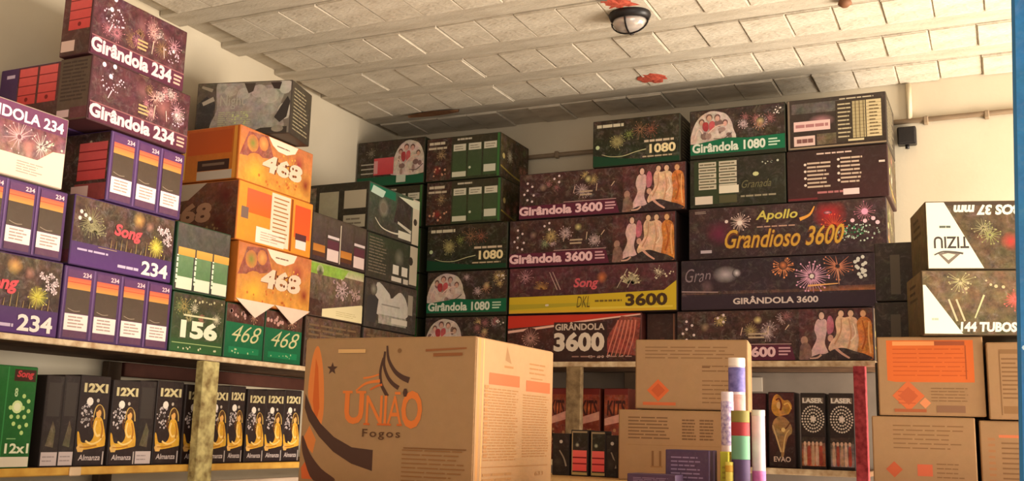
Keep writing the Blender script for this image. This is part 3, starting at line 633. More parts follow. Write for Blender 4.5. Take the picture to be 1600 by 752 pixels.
def st_apollo(a):
    a.rect(0, 0, 1, 1, C(56, 38, 42), C(66, 44, 42), busy=.7); a.disc(.16, .5, .07, C(110, 36, 66), C(62, 40, 42), 16); a.disc(.73, .74, .075, C(190, 40, 46), C(110, 40, 42), 20); a.disc(.72, .78, .018, C(240, 150, 160), C(196, 50, 56), 10, ry=.008)
    a.burst(.27, .7, .05, C(226, 196, 186), 22, w=.003); a.disc(.27, .68, .012, WHT, n=8); a.burst(.9, .76, .045, C(206, 130, 150), 20); a.disc(.9, .76, .014, C(230, 160, 190), n=8); a.burst(.75, .5, .06, C(226, 90, 60), 30, w=.003)
    a.dots(.86, .36, .11, .18, 60, .0036, C(200, 214, 196)); a.dots(.84, .4, .06, .12, 24, .004, C(60, 140, 90))
    for u, v in ((.84, .6), (.9, .58), (.94, .62), (.96, .54)): a.disc(u, v, .009, C(236, 196, 206), n=8)
    a.lines(.03, .9, .1, .96, 2, C(170, 150, 140), .4, .3); a.rect(.06, .1, .12, .16, C(190, 176, 186)); a.disc(.2, .72, .008, C(226, 206, 200), n=7)
    a.text('Apollo', .355, .66, .57, .9, C(206, 190, 90), .02, .2); a.stroke([(.58, .68), (.63, .76), (.655, .92)], .016, .004, C(230, 160, 70)); a.lines(.36, .55, .58, .6, 1, C(190, 150, 130), .5, .1, 6)
    a.text('Grandioso 3600', .19, .16, .8, .54, C(206, 158, 62), .012, .35, outline=C(110, 62, 40), bow=.18)
def st_fire3600(a):
    a.rect(0, 0, 1, 1, C(60, 42, 50), C(50, 36, 44), busy=.5); a.rect(0, .3, 1, .36, C(96, 66, 60), C(80, 58, 56), busy=.9); a.rect(.66, .3, 1, .4, C(160, 96, 60), C(90, 60, 54), busy=.8)
    a.disc(.24, .7, .06, C(190, 176, 184), C(76, 56, 64), 16, ry=.04); a.disc(.3, .72, .02, C(226, 214, 220), C(190, 176, 184), 10); a.text('Gran', .02, .56, .16, .84, C(140, 122, 130), -.005, .3); a.disc(.14, .46, .035, C(110, 84, 90), C(64, 46, 54), 12)
    a.burst(.545, .82, .055, C(236, 150, 100), 24, w=.004); a.disc(.545, .84, .02, C(220, 130, 80), C(120, 70, 56), 10); a.burst(.69, .6, .075, C(236, 176, 206), 34, w=.0035); a.disc(.69, .6, .01, WHT, n=8); a.burst(.82, .78, .065, C(220, 140, 110), 26, w=.003); a.stroke([(.825, .42), (.82, .72)], .003, .005, C(206, 150, 120))
    for k in range(14): a.disc(.93 + a.rnd.uniform(-.025, .03), .55 + k * .03, .008, C(216, 214, 206), n=7)
    a.stroke([(.67, .41), (.82, .44)], .008, .004, C(240, 176, 110)); a.stroke([(.0, .37), (.2, .34)], .004, .003, C(190, 160, 160)); a.rect(0, 0, 1, .26, C(52, 36, 48), busy=.05)
    a.text('GIRÂNDOLA 3600', .28, .08, .72, .24, C(214, 196, 190), .03)
def st_K1(a):
    a.rect(0, 0, 1, 1, C(92, 74, 50), C(84, 70, 50), busy=.8); a.burst(.5, .5, .04, C(150, 150, 90), 16); a.burst(.85, .3, .05, C(176, 60, 60), 20); a.disc(.66, .4, .035, C(176, 54, 48), C(96, 72, 50)); a.burst(.45, .6, .04, C(160, 150, 110), 14)
    a.rect(0, .95, 1, 1, C(70, 56, 44)); a.poly([(0, 0), (.44, 0), (.145, 1), (0, 1)], C(236, 230, 206))
    a.text('144 TUBOS 37 mm', .22, .80, 1.08, .96, C(232, 226, 206), .05, .15, flip=True)
    a.text('TIZIU', .05, .3, .33, .48, C(66, 58, 54), .02, flip=True); a.lines(.1, .6, .2, .65, 1, C(90, 96, 84), .7, .1, 2)
    a.poly([(.08, .22), (.16, .25), (.26, .22), (.16, .06)], C(120, 108, 96)); a.poly([(.11, .205), (.16, .225), (.22, .205), (.16, .12)], C(214, 206, 186)); a.stroke([(.05, .2), (.12, .25), (.22, .24), (.28, .22)], .004, .007, C(84, 76, 70))
def st_K2(a):
    a.rect(0, 0, 1, 1, C(90, 76, 50), C(110, 88, 64), busy=.9); a.burst(.3, .84, .05, C(180, 170, 120), 18); a.disc(.72, .55, .03, C(190, 74, 66), C(110, 80, 58)); a.burst(.72, .55, .04, C(206, 100, 90), 16); a.dots(.5, .8, .3, .1, 8, .005, C(190, 170, 130))
    for x in (.2, .26): a.stroke([(x, .55), (x + .06, .2)], .006, .006, C(190, 176, 140))
    a.stroke([(.4, .25), (.48, .62)], .004, .006, C(190, 186, 140))
    a.poly([(0, 0), (.3, 0), (.02, .78), (0, .78)], C(230, 232, 208)); a.lines(.06, .2, .12, .26, 1, C(170, 180, 160), .6, .1, 2)
    a.text('144 TUBOS 37 mm', .28, .03, 1.0, .19, C(230, 222, 204), .05, .12)
def st_Kside(a):
    a.rect(0, 0, 1, 1, C(84, 72, 48), C(120, 104, 70), busy=.6); a.lines(.2, .55, .8, .9, 3, C(70, 58, 40), .4, .4, 2)
def clip_art(a):
    pass

def diamond(a, u, v, r, c):
    a.poly([(u * a.W, v * a.H - r), (u * a.W + r, v * a.H), (u * a.W, v * a.H + r), (u * a.W - r, v * a.H)], c, rel=False)
TANL = C(134, 98, 60); KRAFT = C(152, 117, 80)
def st_card_plain(a, dm=(.3, .28), seedlines=True):
    a.rect(0, 0, 1, 1, KRAFT, KRAFT, busy=.07)
    a.lines(.08, .72, .92, .93, 4, C(122, 88, 54), .3, .15, 5); diamond(a, .2, .26, .035, C(196, 92, 42)); diamond(a, .2, .26, .022, C(176, 78, 34)); a.rect(.06, .04, .36, .085, C(186, 92, 48))
    a.lines(.6, .06, .92, .44, 6, C(122, 88, 54), .25, .2, 4); a.rect(.6, .6, .67, .615, C(110, 74, 44)); a.lines(.6, .52, .92, .66, 2, C(122, 88, 54), .25, .3, 3)
def st_card_lines(a):
    a.rect(0, 0, 1, 1, KRAFT, KRAFT, busy=.07)
    a.lines(.08, .58, .5, .93, 7, C(108, 76, 46), .38, .2, 3)
    for x in (.58, .74): a.lines(x, .58, x + .13, .9, 7, C(108, 76, 46), .5, .2, 3)
    a.rect(.08, .5, .92, .505, TANL)
    for x in (.3, .37): a.rect(x, .18, x + .02, .42, C(120, 84, 50))
    a.rect(.29, .18, .4, .2, C(140, 100, 62))
def st_card_orange(a):
    a.rect(0, 0, 1, 1, KRAFT, KRAFT, busy=.07)
    a.poly([(.08, .44), (.08, .97), (.92, .97), (.92, .42), (.16, .42)], C(198, 96, 38)); a.rect(.14, .9, .55, .955, C(220, 140, 80)); a.rect(.55, .9, .84, .955, C(150, 74, 40)); a.lines(.14, .48, .86, .88, 7, C(176, 78, 26), .2, .05, 4); a.rect(.84, .46, .85, .9, C(150, 70, 30))
    diamond(a, .28, .24, .05, C(196, 98, 52)); diamond(a, .28, .24, .03, C(176, 84, 44)); a.lines(.18, .12, .38, .32, 4, C(176, 84, 44), .3, .4); diamond(a, .44, .15, .018, C(206, 130, 84)); a.rect(.14, .03, .45, .07, C(156, 84, 48)); a.rect(.55, .03, .82, .12, C(128, 92, 66)); a.lines(.5, .16, .88, .36, 5, C(122, 88, 54), .25, .2, 4)
def st_card_small(a):
    a.rect(0, 0, 1, 1, KRAFT, KRAFT, busy=.07)
    a.lines(.2, .55, .9, .92, 6, C(122, 88, 54), .25, .25, 5); diamond(a, .2, .28, .026, C(176, 82, 46)); a.rect(.43, .2, .58, .36, C(190, 92, 60)); a.lines(.2, .06, .52, .12, 1, C(160, 96, 60), .7, .05, 4); a.lines(.62, .1, .9, .4, 5, C(122, 88, 54), .25, .3, 4)
def st_card_table(a):
    a.rect(0, 0, 1, 1, KRAFT, KRAFT, busy=.07)
    a.rect(.1, .86, .98, .92, C(130, 96, 60)); a.rect(.12, .06, .98, .16, C(134, 98, 60)); a.lines(.12, .24, .96, .82, 10, C(122, 88, 54), .35, .1, 4); a.rect(.1, .04, .11, .9, C(122, 88, 54))
def st_card_table2(a):
    a.rect(0, 0, 1, 1, KRAFT, KRAFT, busy=.07)
    a.rect(.16, .78, .98, .82, C(196, 110, 70)); a.lines(.06, .05, .13, .8, 9, C(160, 110, 70), .4, .2); a.lines(.18, .04, .95, .74, 10, C(122, 88, 54), .3, .1, 4)
def st_uniao(a):
    a.rect(0, 0, 1, 1, KRAFT, KRAFT, busy=.07)
    # coordinates below: px on the photographed face -> fractions
    U = lambda x: (x - 475) / 268.0
    V = lambda y: 1 - (y - 530) / 226.0
    P = lambda x, y: (U(x), V(y))
    OR = C(206, 110, 46); OD = C(190, 90, 34); DKB = C(70, 44, 34)
    a.poly([P(486, 560), P(494, 540), P(502, 560), P(508, 600), P(510, 650), P(502, 680), P(490, 640), P(482, 615)], C(206, 118, 56)); a.poly([P(492, 560), P(497, 575), P(503, 640), P(498, 665), P(491, 630)], OD)
    a.poly([P(478, 690), P(488, 668), P(500, 690), P(496, 712), P(484, 700)], C(200, 116, 56)); a.poly([P(478, 735), P(486, 722), P(500, 752), P(480, 752)], C(196, 92, 44))
    pts = lambda l: [P(*q) for q in l]
    a.poly(pts([(478, 617), (490, 642), (507, 665), (530, 685), (560, 700), (594, 703), (594, 735), (560, 725), (530, 708), (505, 685), (486, 660), (478, 640)]), DKB, smooth=False)
    a.poly(pts([(478, 684), (492, 712), (512, 735), (536, 752), (500, 754), (482, 720), (477, 700)]), C(76, 46, 36))
    a.poly([(U(521) * a.W + (.0165 if k % 2 == 0 else .007) * math.sin(k * math.pi / 5), V(577) * a.H + (.0165 if k % 2 == 0 else .007) * math.cos(k * math.pi / 5)) for k in range(10)], DKB, rel=False)
    a.stroke(pts([(609, 541), (612, 562), (622, 580), (634, 590), (646, 595)]), .005, .015, DKB)
    a.stroke(pts([(606, 550), (605, 570), (611, 588), (620, 600), (630, 607)]), .006, .011, DKB)
    a.stroke(pts([(604, 560), (600, 580), (602, 600), (608, 612), (613, 620)]), .006, .010, DKB)
    a.stroke(pts([(573, 592), (586, 590), (598, 586)]), .005, .004, OR); a.stroke(pts([(562, 612), (578, 600), (600, 596)]), .004, .008, OR); a.stroke(pts([(585, 610), (596, 604), (604, 602)]), .004, .006, OD)
    a.disc(U(629), V(549), .006, C(120, 84, 50), n=8)
    for x0, x1, y0, y1 in ((545, 577, 612, 664), (577, 606, 618, 662), (612, 637, 618, 662), (636, 668, 612, 668)):
        pass
    a.text('U', U(545), V(664), U(576), V(614), OR, .03); a.text('N', U(580), V(664), U(606), V(619), OR, .0); a.text('I', U(609), V(664), U(613), V(619), OR, .03); a.text('A', U(614), V(664), U(637), V(619), OR, .0); a.text('O', U(636), V(669), U(668), V(611), OR, .03)
    for x in (549, 571): a.rect(U(x - 8), V(616), U(x + 8), V(612), OR)
    for x in (582, 604, 611): a.rect(U(x - 5), V(665), U(x + 5), V(662), OD)
    for x in (617, 634): a.rect(U(x - 4), V(665), U(x + 4), V(662), OD)
    a.rect(U(625), V(617), U(634), V(613), OR); a.disc(U(641), V(614), .007, DKB, n=6, ry=.011)
    a.text('Fogos', U(576), V(687), U(636), V(671), C(84, 52, 30), .012, 0, 1.25)
    a.lines(U(640), V(750), U(736), V(698), 8, C(136, 92, 52), .28, .3, 3); a.rect(U(642), V(699), U(736), V(697), C(120, 80, 44))
    a.stroke(pts([(670, 549), (690, 548), (732, 546)]), .006, .004, C(134, 80, 44)); a.stroke(pts([(682, 556), (726, 555)]), .008, .007, C(130, 78, 42)); a.rect(U(530), V(552), U(575), V(546), C(200, 156, 102))
def st_uniao_side(a):
    a.rect(0, 0, 1, 1, KRAFT, KRAFT, busy=.07)
    TX = C(140, 96, 54); a.rect(.02, 0, .045, 1, C(170, 120, 68)); a.rect(.075, 0, .085, 1, C(190, 140, 84))
    a.poly([(.34, .88), (.36, .98), (.4, .9), (.42, .86)], C(130, 94, 58)); a.lines(.33, .82, .45, .85, 1, TX, .5, .1); a.lines(.66, .8, .9, .9, 3, TX, .35, .3, 2); a.lines(.68, .72, .86, .79, 3, TX, .35, .3)
    a.rect(.15, .7, .53, .78, C(176, 84, 46)); a.rect(.62, .68, .96, .76, C(176, 84, 46)); a.lines(.1, .18, .52, .68, 26, TX, .42, .12, 7); a.lines(.58, .2, .95, .66, 24, TX, .42, .12, 7); a.lines(.1, .2, .15, .7, 16, C(150, 104, 60), .5, .3)
    a.rect(.08, .14, .94, .146, TX); a.lines(.1, .04, .45, .11, 2, C(146, 104, 62), .5, .1, 2); a.text('633', .76, .07, .88, .1, C(140, 96, 54), 0)
def st_blackgold(a):
    a.rect(0, 0, 1, 1, C(46, 30, 28), C(46, 34, 32), busy=.2); a.text('12X1', .1, .82, .94, .925, C(206, 192, 146), .05, outline=C(110, 94, 62)); a.disc(.34, .715, .0135, C(236, 226, 214), n=10); a.disc(.62, .73, .006, C(190, 176, 160), n=8)
    a.dots(.27, .56, .26, .13, 34, .0042, C(200, 186, 186))
    GD, GL, GS = C(222, 166, 52), C(242, 206, 126), C(176, 116, 40)
    # golden figure sitting with legs stretched to the left, hair swept up
    a.stroke([(.5, .5), (.56, .64), (.7, .68), (.86, .62), (.9, .52)], .004, .006, C(196, 160, 90)); a.disc(.7, .6, .015, C(86, 58, 30), n=12, ry=.022)
    a.poly([(.0, .36), (.06, .36), (.16, .26), (.34, .25), (.5, .27), (.58, .34), (.52, .42), (.56, .52), (.68, .55), (.82, .52), (.92, .42), (1, .3), (1, .22), (.8, .2), (.5, .18), (.2, .17), (.06, .2)], GD, busy=.35)
    a.poly([(.02, .2), (.14, .24), (.26, .2), (.22, .14), (.12, .12), (.08, .14), (.04, .17)], C(226, 176, 96), busy=.3)
    a.disc(.68, .585, .0105, C(228, 172, 96), n=12, ry=.015); a.poly([(.58, .62), (.66, .655), (.78, .64), (.8, .56), (.77, .6), (.7, .625), (.62, .6)], C(92, 60, 30))
    a.stroke([(.3, .27), (.52, .235), (.78, .27), (.9, .34)], .006, .005, GL); a.stroke([(.62, .5), (.58, .4), (.68, .33), (.8, .34)], .006, .008, GL); a.stroke([(.78, .5), (.86, .4), (.84, .3)], .005, .007, GS); a.stroke([(.12, .2), (.4, .2), (.7, .22)], .003, .004, GS); a.stroke([(.5, .42), (.44, .48), (.48, .54)], .008, .01, C(90, 54, 30))
    a.rect(0, 0, 1, .145, C(42, 28, 28), busy=.1); a.text('Almanza', .1, .05, .86, .115, C(206, 190, 186), .012, .15); a.rect(.93, 0, .975, .15, C(186, 172, 166))
def st_blackside(a):
    a.rect(0, 0, 1, 1, C(44, 34, 32), C(48, 38, 36), busy=.2); a.rect(.1, .55, .9, .93, C(62, 54, 50)); a.poly([(.2, .22), (.55, .5), (.75, .4), (.7, .2)], C(96, 84, 62), busy=.8); a.rect(.0, .0, 1, .15, C(196, 180, 178)); a.lines(.1, .03, .9, .12, 2, C(150, 136, 136), .3, .3, 3)
def st_12x1(a):
    a.rect(0, 0, 1, 1, C(34, 96, 44), C(40, 112, 52), busy=.15); a.rect(0, 0, 1, .10, C(220, 210, 190)); a.rect(.46, .86, .98, .98, C(70, 42, 34)); a.text('Song', .52, .88, .93, .97, C(206, 70, 76), .04, .2)
    a.rect(.3, 0.10, .33, 1, C(60, 140, 76)); a.disc(.6, .6, .019, C(214, 236, 170), None, 12); a.disc(.6, .6, .012, C(236, 244, 206), n=10)
    for u, v in ((.74, .71), (.86, .66), (.44, .59), (.74, .59), (.88, .56), (.48, .5), (.64, .5), (.79, .5), (.55, .43), (.7, .4), (.86, .42), (.76, .34)): a.disc(u, v, .0066, C(190, 220, 140), n=8)
    a.text('8', .5, .7, .58, .79, C(190, 220, 170), .03); a.text('12x1', .4, .135, .97, .235, C(226, 230, 200), .03); a.lines(.42, .27, .66, .29, 1, C(130, 180, 120), .6, .1)
def st_kits(a):
    a.rect(0, 0, 1, 1, C(110, 50, 34), C(150, 62, 38), busy=.7); a.disc(.5, .72, .03, C(206, 110, 60), C(140, 60, 38)); a.text('KITS', .1, .62, .9, .84, C(70, 30, 24), .03, .1); a.poly([(.0, .48), (1, .56), (1, .68), (.0, .58)], C(214, 150, 130), busy=.3); a.dots(.5, .3, .45, .14, 16, .008, C(170, 120, 80)); a.rect(0, .92, 1, 1, C(120, 40, 34))
def st_evao(a):
    a.rect(0, 0, 1, 1, C(48, 30, 28), C(84, 38, 36), busy=.4)
    a.poly([(.1, .78), (.16, .92), (.3, .98), (.45, .96), (.6, .9), (.78, .9), (.92, .82), (.8, .72), (.62, .7), (.4, .68), (.22, .7)], C(206, 140, 54), busy=.7); a.disc(.4, .83, .010, C(226, 180, 120), None, 10, ry=.015, busy=.2); a.stroke([(.28, .9), (.42, .92), (.5, .84), (.46, .76)], .006, .008, C(110, 44, 28)); a.stroke([(.6, .84), (.78, .86), (.9, .78)], .006, .004, C(236, 190, 100))
    a.poly([(.12, .5), (.18, .62), (.4, .68), (.66, .66), (.88, .56), (.9, .46), (.74, .4), (.62, .26), (.55, .14), (.46, .14), (.44, .28), (.3, .38)], C(172, 126, 78), busy=.8)
    a.stroke([(.14, .56), (.28, .4), (.46, .2)], .005, .007, C(206, 170, 120)); a.stroke([(.84, .6), (.66, .52), (.44, .5)], .005, .007, C(104, 62, 36)); a.stroke([(.8, .5), (.64, .42), (.54, .2)], .004, .006, C(214, 176, 116)); a.disc(.56, .5, .009, C(236, 200, 130), None, 9)
    a.text('EVAO', .16, .07, .84, .14, C(214, 186, 170), .02)
def st_dotbox(a, c2):
    a.rect(0, 0, 1, 1, C(56, 42, 38), C(50, 38, 34), busy=.15); a.rect(.04, .87, .96, .95, C(120, 104, 92)); a.text('LASER', .06, .875, .94, .945, C(232, 222, 210), .05); a.disc(.5, .66, .011, WHT, n=10)
    for ring in range(1, 5):
        n = 7 * ring
        for k in range(n):
            t = 2 * math.pi * (k + .5 * (ring % 2)) / n; u, v = .5 + .115 * ring * math.cos(t), .66 + .043 * ring * math.sin(t)
            if .03 < u < .97: a.disc(u, v, .0042, C(222, 206, 190), n=6)
    a.rect(0, .03, 1, .42, c2, C(96, 76, 64), busy=.9); a.rect(0, .34, 1, .42, C(60, 46, 40), busy=.6)
    for k in range(5):
        x = .14 + k * .17
        a.poly([(x - .06, .05), (x + .06, .05), (x + .07, .18), (x + .05, .29), (x, .31), (x - .05, .29), (x - .07, .18)], (C(206, 168, 146), C(170, 70, 54), C(190, 150, 120))[k % 3], busy=.6); a.disc(x, .33, .006, C(216, 176, 150), n=8, ry=.009)
def st_redlabel(a):
    a.rect(0, 0, 1, 1, C(44, 34, 26), C(50, 44, 34), busy=.5); a.disc(.35, .68, .008, C(190, 190, 166), C(80, 74, 60)); a.rect(.05, .09, .97, .56, C(232, 84, 82), C(236, 104, 98)); 
    for k in (1, 2): a.rect(.04, .1 + k * .14, .96, .13 + k * .14, C(130, 26, 34))
    a.rect(0, 0, .05, 1, C(186, 160, 120)); a.rect(0, .96, 1, 1, C(160, 140, 110)); a.rect(0, 0, 1, .06, C(176, 150, 96))
def st_blackarc(a):
    a.rect(0, 0, 1, 1, C(38, 30, 28), C(50, 40, 36), busy=.3); a.stroke([(.4, .6), (.7, .4), (.85, .2)], .004, .006, C(150, 136, 120)); a.disc(.5, .82, .006, C(200, 190, 180), n=8); a.disc(.3, .3, .02, C(70, 60, 52), C(40, 32, 30))
def st_purple_small(a):
    a.rect(0, 0, 1, 1, C(72, 52, 76), C(78, 54, 78), busy=.2); a.lines(.1, .1, .92, .9, 8, C(136, 112, 140), .35, .3, 4)
def st_darkred(a):
    a.rect(0, 0, 1, 1, C(70, 28, 32), C(84, 34, 40), busy=.4)
def st_blue(a):
    a.rect(0, 0, 1, 1, C(40, 104, 158), C(44, 116, 172), busy=.35); a.dots(.2, .5, .2, .5, 130, .0028, C(190, 214, 226)); a.dots(.6, .5, .4, .5, 200, .003, C(190, 214, 226))
    for u, v, c in ((.03, .985, C(206, 84, 90)), (.05, .9, C(226, 206, 214)), (.06, .84, C(206, 110, 130)), (.05, .66, C(196, 90, 110)), (.06, .55, C(140, 90, 150)), (.06, .4, C(230, 220, 220)), (.05, .36, C(196, 90, 60))): a.disc(u, v, .012, c, n=10)

exec_sections = []
# ------------------------------------------------------------------ the room
def build_room():
    XL, YB, ZC = -3.04, 4.9, 3.12
    f = struct(box_obj('floor', (-3.3, -2.2, -.06), (3.4, 5.1, 0), M_FLOOR, bev=0))
    wl = struct(box_obj('wall_left', (-3.24, -2.2, 0), (XL, 5.1, 3.45), M_WALL, bev=0))
    wb = struct(box_obj('wall_back', (XL, YB, 0), (3.4, 5.1, 3.45), M_WALL, bev=0))
    # ceiling: a slab carrying precast joists with hollow filler blocks between them
    ce = struct(box_obj('ceiling', (XL, -2.2, ZC + .03), (3.4, YB, ZC + .2), M_JOIST, bev=0))
    c0 = Vector(ce.location)
    rnd = random.Random(5)
    JW, BL, PITCH_ = .125, .25, .375
    BW = .176
    meshes = []
    for k in range(4):
        bm = bmesh.new(); bmesh.ops.create_cube(bm, size=1.0)
        for v in bm.verts: v.co = Vector((v.co.x * (BW - .002), v.co.y * (BL - .002), v.co.z * .05))
        bmesh.ops.bevel(bm, geom=[e for e in bm.edges if all(v.co.z < 0 for v in e.verts)], offset=.003 + .001 * k, segments=2, affect='EDGES')
        me = bm_mesh(bm, 'ceiling_block'); me.materials.append(M_CEIL); meshes.append(me)
    rows = [4.775 - PITCH_ * k for k in range(0, 19)]
    far = bmesh.new()
    for ri, y in enumerate(rows):
        off = rnd.uniform(0, BW)
        nb = int((3.3 - XL) / BW)
        for i in range(nb):
            x = XL + off + BW * (i + .0) + .02
            if x + BW / 2 > 3.35 or x - BW / 2 < XL: continue
            z = ZC + .025 + rnd.uniform(-.005, .003)
            if y > 2.6 and x < .75:
                b = link('ceiling_block', rnd.choice(meshes), None, ce)
                b.location = Vector((x, y, z)) - c0; b.rotation_euler = (rnd.uniform(-.012, .012), rnd.uniform(-.016, .016), rnd.uniform(-.008, .008)); b.scale.x = rnd.choice((1.014, 1.012, 1.0, .994))
            else:
                r = bmesh.ops.create_cube(far, size=1.0)
                for v in r['verts']: v.co = Vector((v.co.x * (BW - .008), v.co.y * (BL - .004), v.co.z * .05)) + Vector((x, y, z)) - c0
        # joist below the row
        j = box_obj('ceiling_joist', (XL, y - BL / 2 - JW + .002, ZC + .006), (3.38, y - BL / 2 - .002, ZC + .05), M_JOIST, None, bev=.004)
        j.parent = ce; j.location = Vector(j.location) - c0
    fo = link('ceiling_blocks_beyond', bm_mesh(far, 'ceiling_blocks_beyond'), M_CEIL, ce); fo['kind'] = 'stuff'
    # splashes of red paint on the ceiling
    for (x, y, sx, sy, sd) in ((-1.385, 4.42, .075, .07, 3), (-1.245, 3.555, .085, .06, 8)):
        r2 = random.Random(sd); bm = bmesh.new(); n = 26
        vs = []
        for i in range(n):
            a = 2 * math.pi * i / n; q = r2.uniform(.72, 1.05)
            vs.append(bm.verts.new((sx * q * math.cos(a), sy * q * math.sin(a), r2.uniform(-.002, .002))))
        c = bm.verts.new((0, 0, -.006))
        for i in range(n): bm.faces.new((vs[(i + 1) % n], vs[i], c))
        o = link('paint_splash', bm_mesh(bm, 'paint_splash'), M_RED, ce); o.location = Vector((x, y, ZC - .004)) - c0
    # broken lower edge of a block near the far corner
    bm = bmesh.new(); up_ = []; 
    for i in range(11):
        t = i / 10; h = .018 * math.sin(math.pi * t) + .002
        up_.append((bm.verts.new((-2.76 + .3 * t, 4.545 - h * 1.4, ZC - .001)), bm.verts.new((-2.76 + .3 * t, 4.545 + h, ZC - .012)), bm.verts.new((-2.76 + .3 * t, 4.55 + h, ZC + .004))))
    for a_, b_ in zip(up_, up_[1:]): bm.faces.new((a_[0], b_[0], b_[1], a_[1])); bm.faces.new((a_[1], b_[1], b_[2], a_[2]))
    o = link('broken_edge', bm_mesh(bm, 'broken_edge'), mat('exposed_clay', C(120, 84, 56), C(90, 60, 40), 30), ce); o.location = -c0
    # conduit along the back wall, junction box, riser
    bm = bmesh.new()
    def tube(p, q, r, nm, m, parent=None):
        d = Vector(q) - Vector(p); me = lathe_mesh(nm, [(r, 0), (r, d.length)], 12)
        o = link(nm, me, m, parent); o.location = p; o.rotation_euler = d.to_track_quat('Z', 'Y').to_euler(); return o
    bm.free()
    c = empty('wall_conduit', (-3.0, 4.885, EYE + 1.43)); tag(c, 'thin grey pipe running along the top of the back wall', 'pipe')
    tube((0, 0, 0), (1.5, 0, 0), .012, 'pipe_run', M_PIPE, c); tube((1.5, 0, 0), (4.6, 0, .012), .012, 'pipe_run', M_PIPE, c)
    for x in (.95, 2.75, 3.0): 
        s = link('pipe_clip', box_mesh('pipe_clip', .02, .03, .035, .003), M_PIPE, c); s.location = (x, 0, 0)
    t = tube((-.318, 4.888, EYE + 1.44), (-.318, 4.888, EYE + 1.61), .012, 'conduit_riser', M_WPIPE)
    tag(t, 'short cream riser pipe from the grey pipe up to the ceiling', 'pipe')
    jb = empty('junction_box', (-.332, 4.87, EYE + 1.318)); tag(jb, 'small black junction box on back wall under the grey pipe', 'junction box')
    link('box_body', box_mesh('box_body', .08, .05, .082, .006, 2, (0, 0, .041)), M_BLACK, jb); link('box_lid', box_mesh('box_lid', .072, .012, .072, .004, 2, (0, -.03, .041)), M_BLACK, jb)
    link('cable_gland', lathe_mesh('cable_gland', [(.009, -.016), (.009, 0)], 10), M_BLACK, jb)
    # bulkhead lamp on the ceiling
    lp = empty('bulkhead_lamp', (-1.242, 3.665, ZC)); tag(lp, 'black oval bulkhead lamp with clear glass on the ceiling', 'lamp')
    lp.scale = (.95, .8, .72)
    link('lamp_base', lathe_mesh('lamp_base', [(.085, 0), (.088, -.02), (.080, -.045), (.07, -.05)], 28), M_BLACK, lp)
    gm = bpy.data.materials.new('smoky_glass'); nt, p = nodes_of(gm); p.inputs['Base Color'].default_value = (*C(190, 180, 172), 1); p.inputs['Roughness'].default_value = .12; p.inputs['Metallic'].default_value = .35
    link('lamp_glass', lathe_mesh('lamp_glass', [(.07, -.045), (.071, -.065), (.06, -.09), (.038, -.108), (.012, -.115)], 28), gm, lp)
    bm = bmesh.new()
    for ang in (0, math.pi / 2):
        for k in range(13):
            t0 = -math.pi / 2 + math.pi * k / 12
            if k: 
                pa = Vector((.078 * math.sin(tp), 0, -.05 - .07 * math.cos(tp))); pb = Vector((.078 * math.sin(t0), 0, -.05 - .07 * math.cos(t0)))
                mid = (pa + pb) / 2; r = bmesh.ops.create_cube(bm, size=1.0)
                d = pb - pa; q = d.to_track_quat('X', 'Z')
                for v in r['verts']:
                    v.co = Matrix.Rotation(ang, 3, 'Z') @ (q @ Vector((v.co.x * d.length * 1.1, v.co.y * .006, v.co.z * .006)) + mid)
            tp = t0
    link('wire_guard', bm_mesh(bm, 'wire_guard'), M_BLACK, lp)
    lp2 = empty('ceiling_hook', (-.46, 3.85, ZC)); tag(lp2, 'small dark fitting stuck on the ceiling near the top edge', 'fitting')
    link('fitting_body', lathe_mesh('fitting_body', [(.022, .0), (.026, -.012), (.012, -.024)], 14), mat('brown_fitting', C(120, 80, 56)), lp2)
build_room()

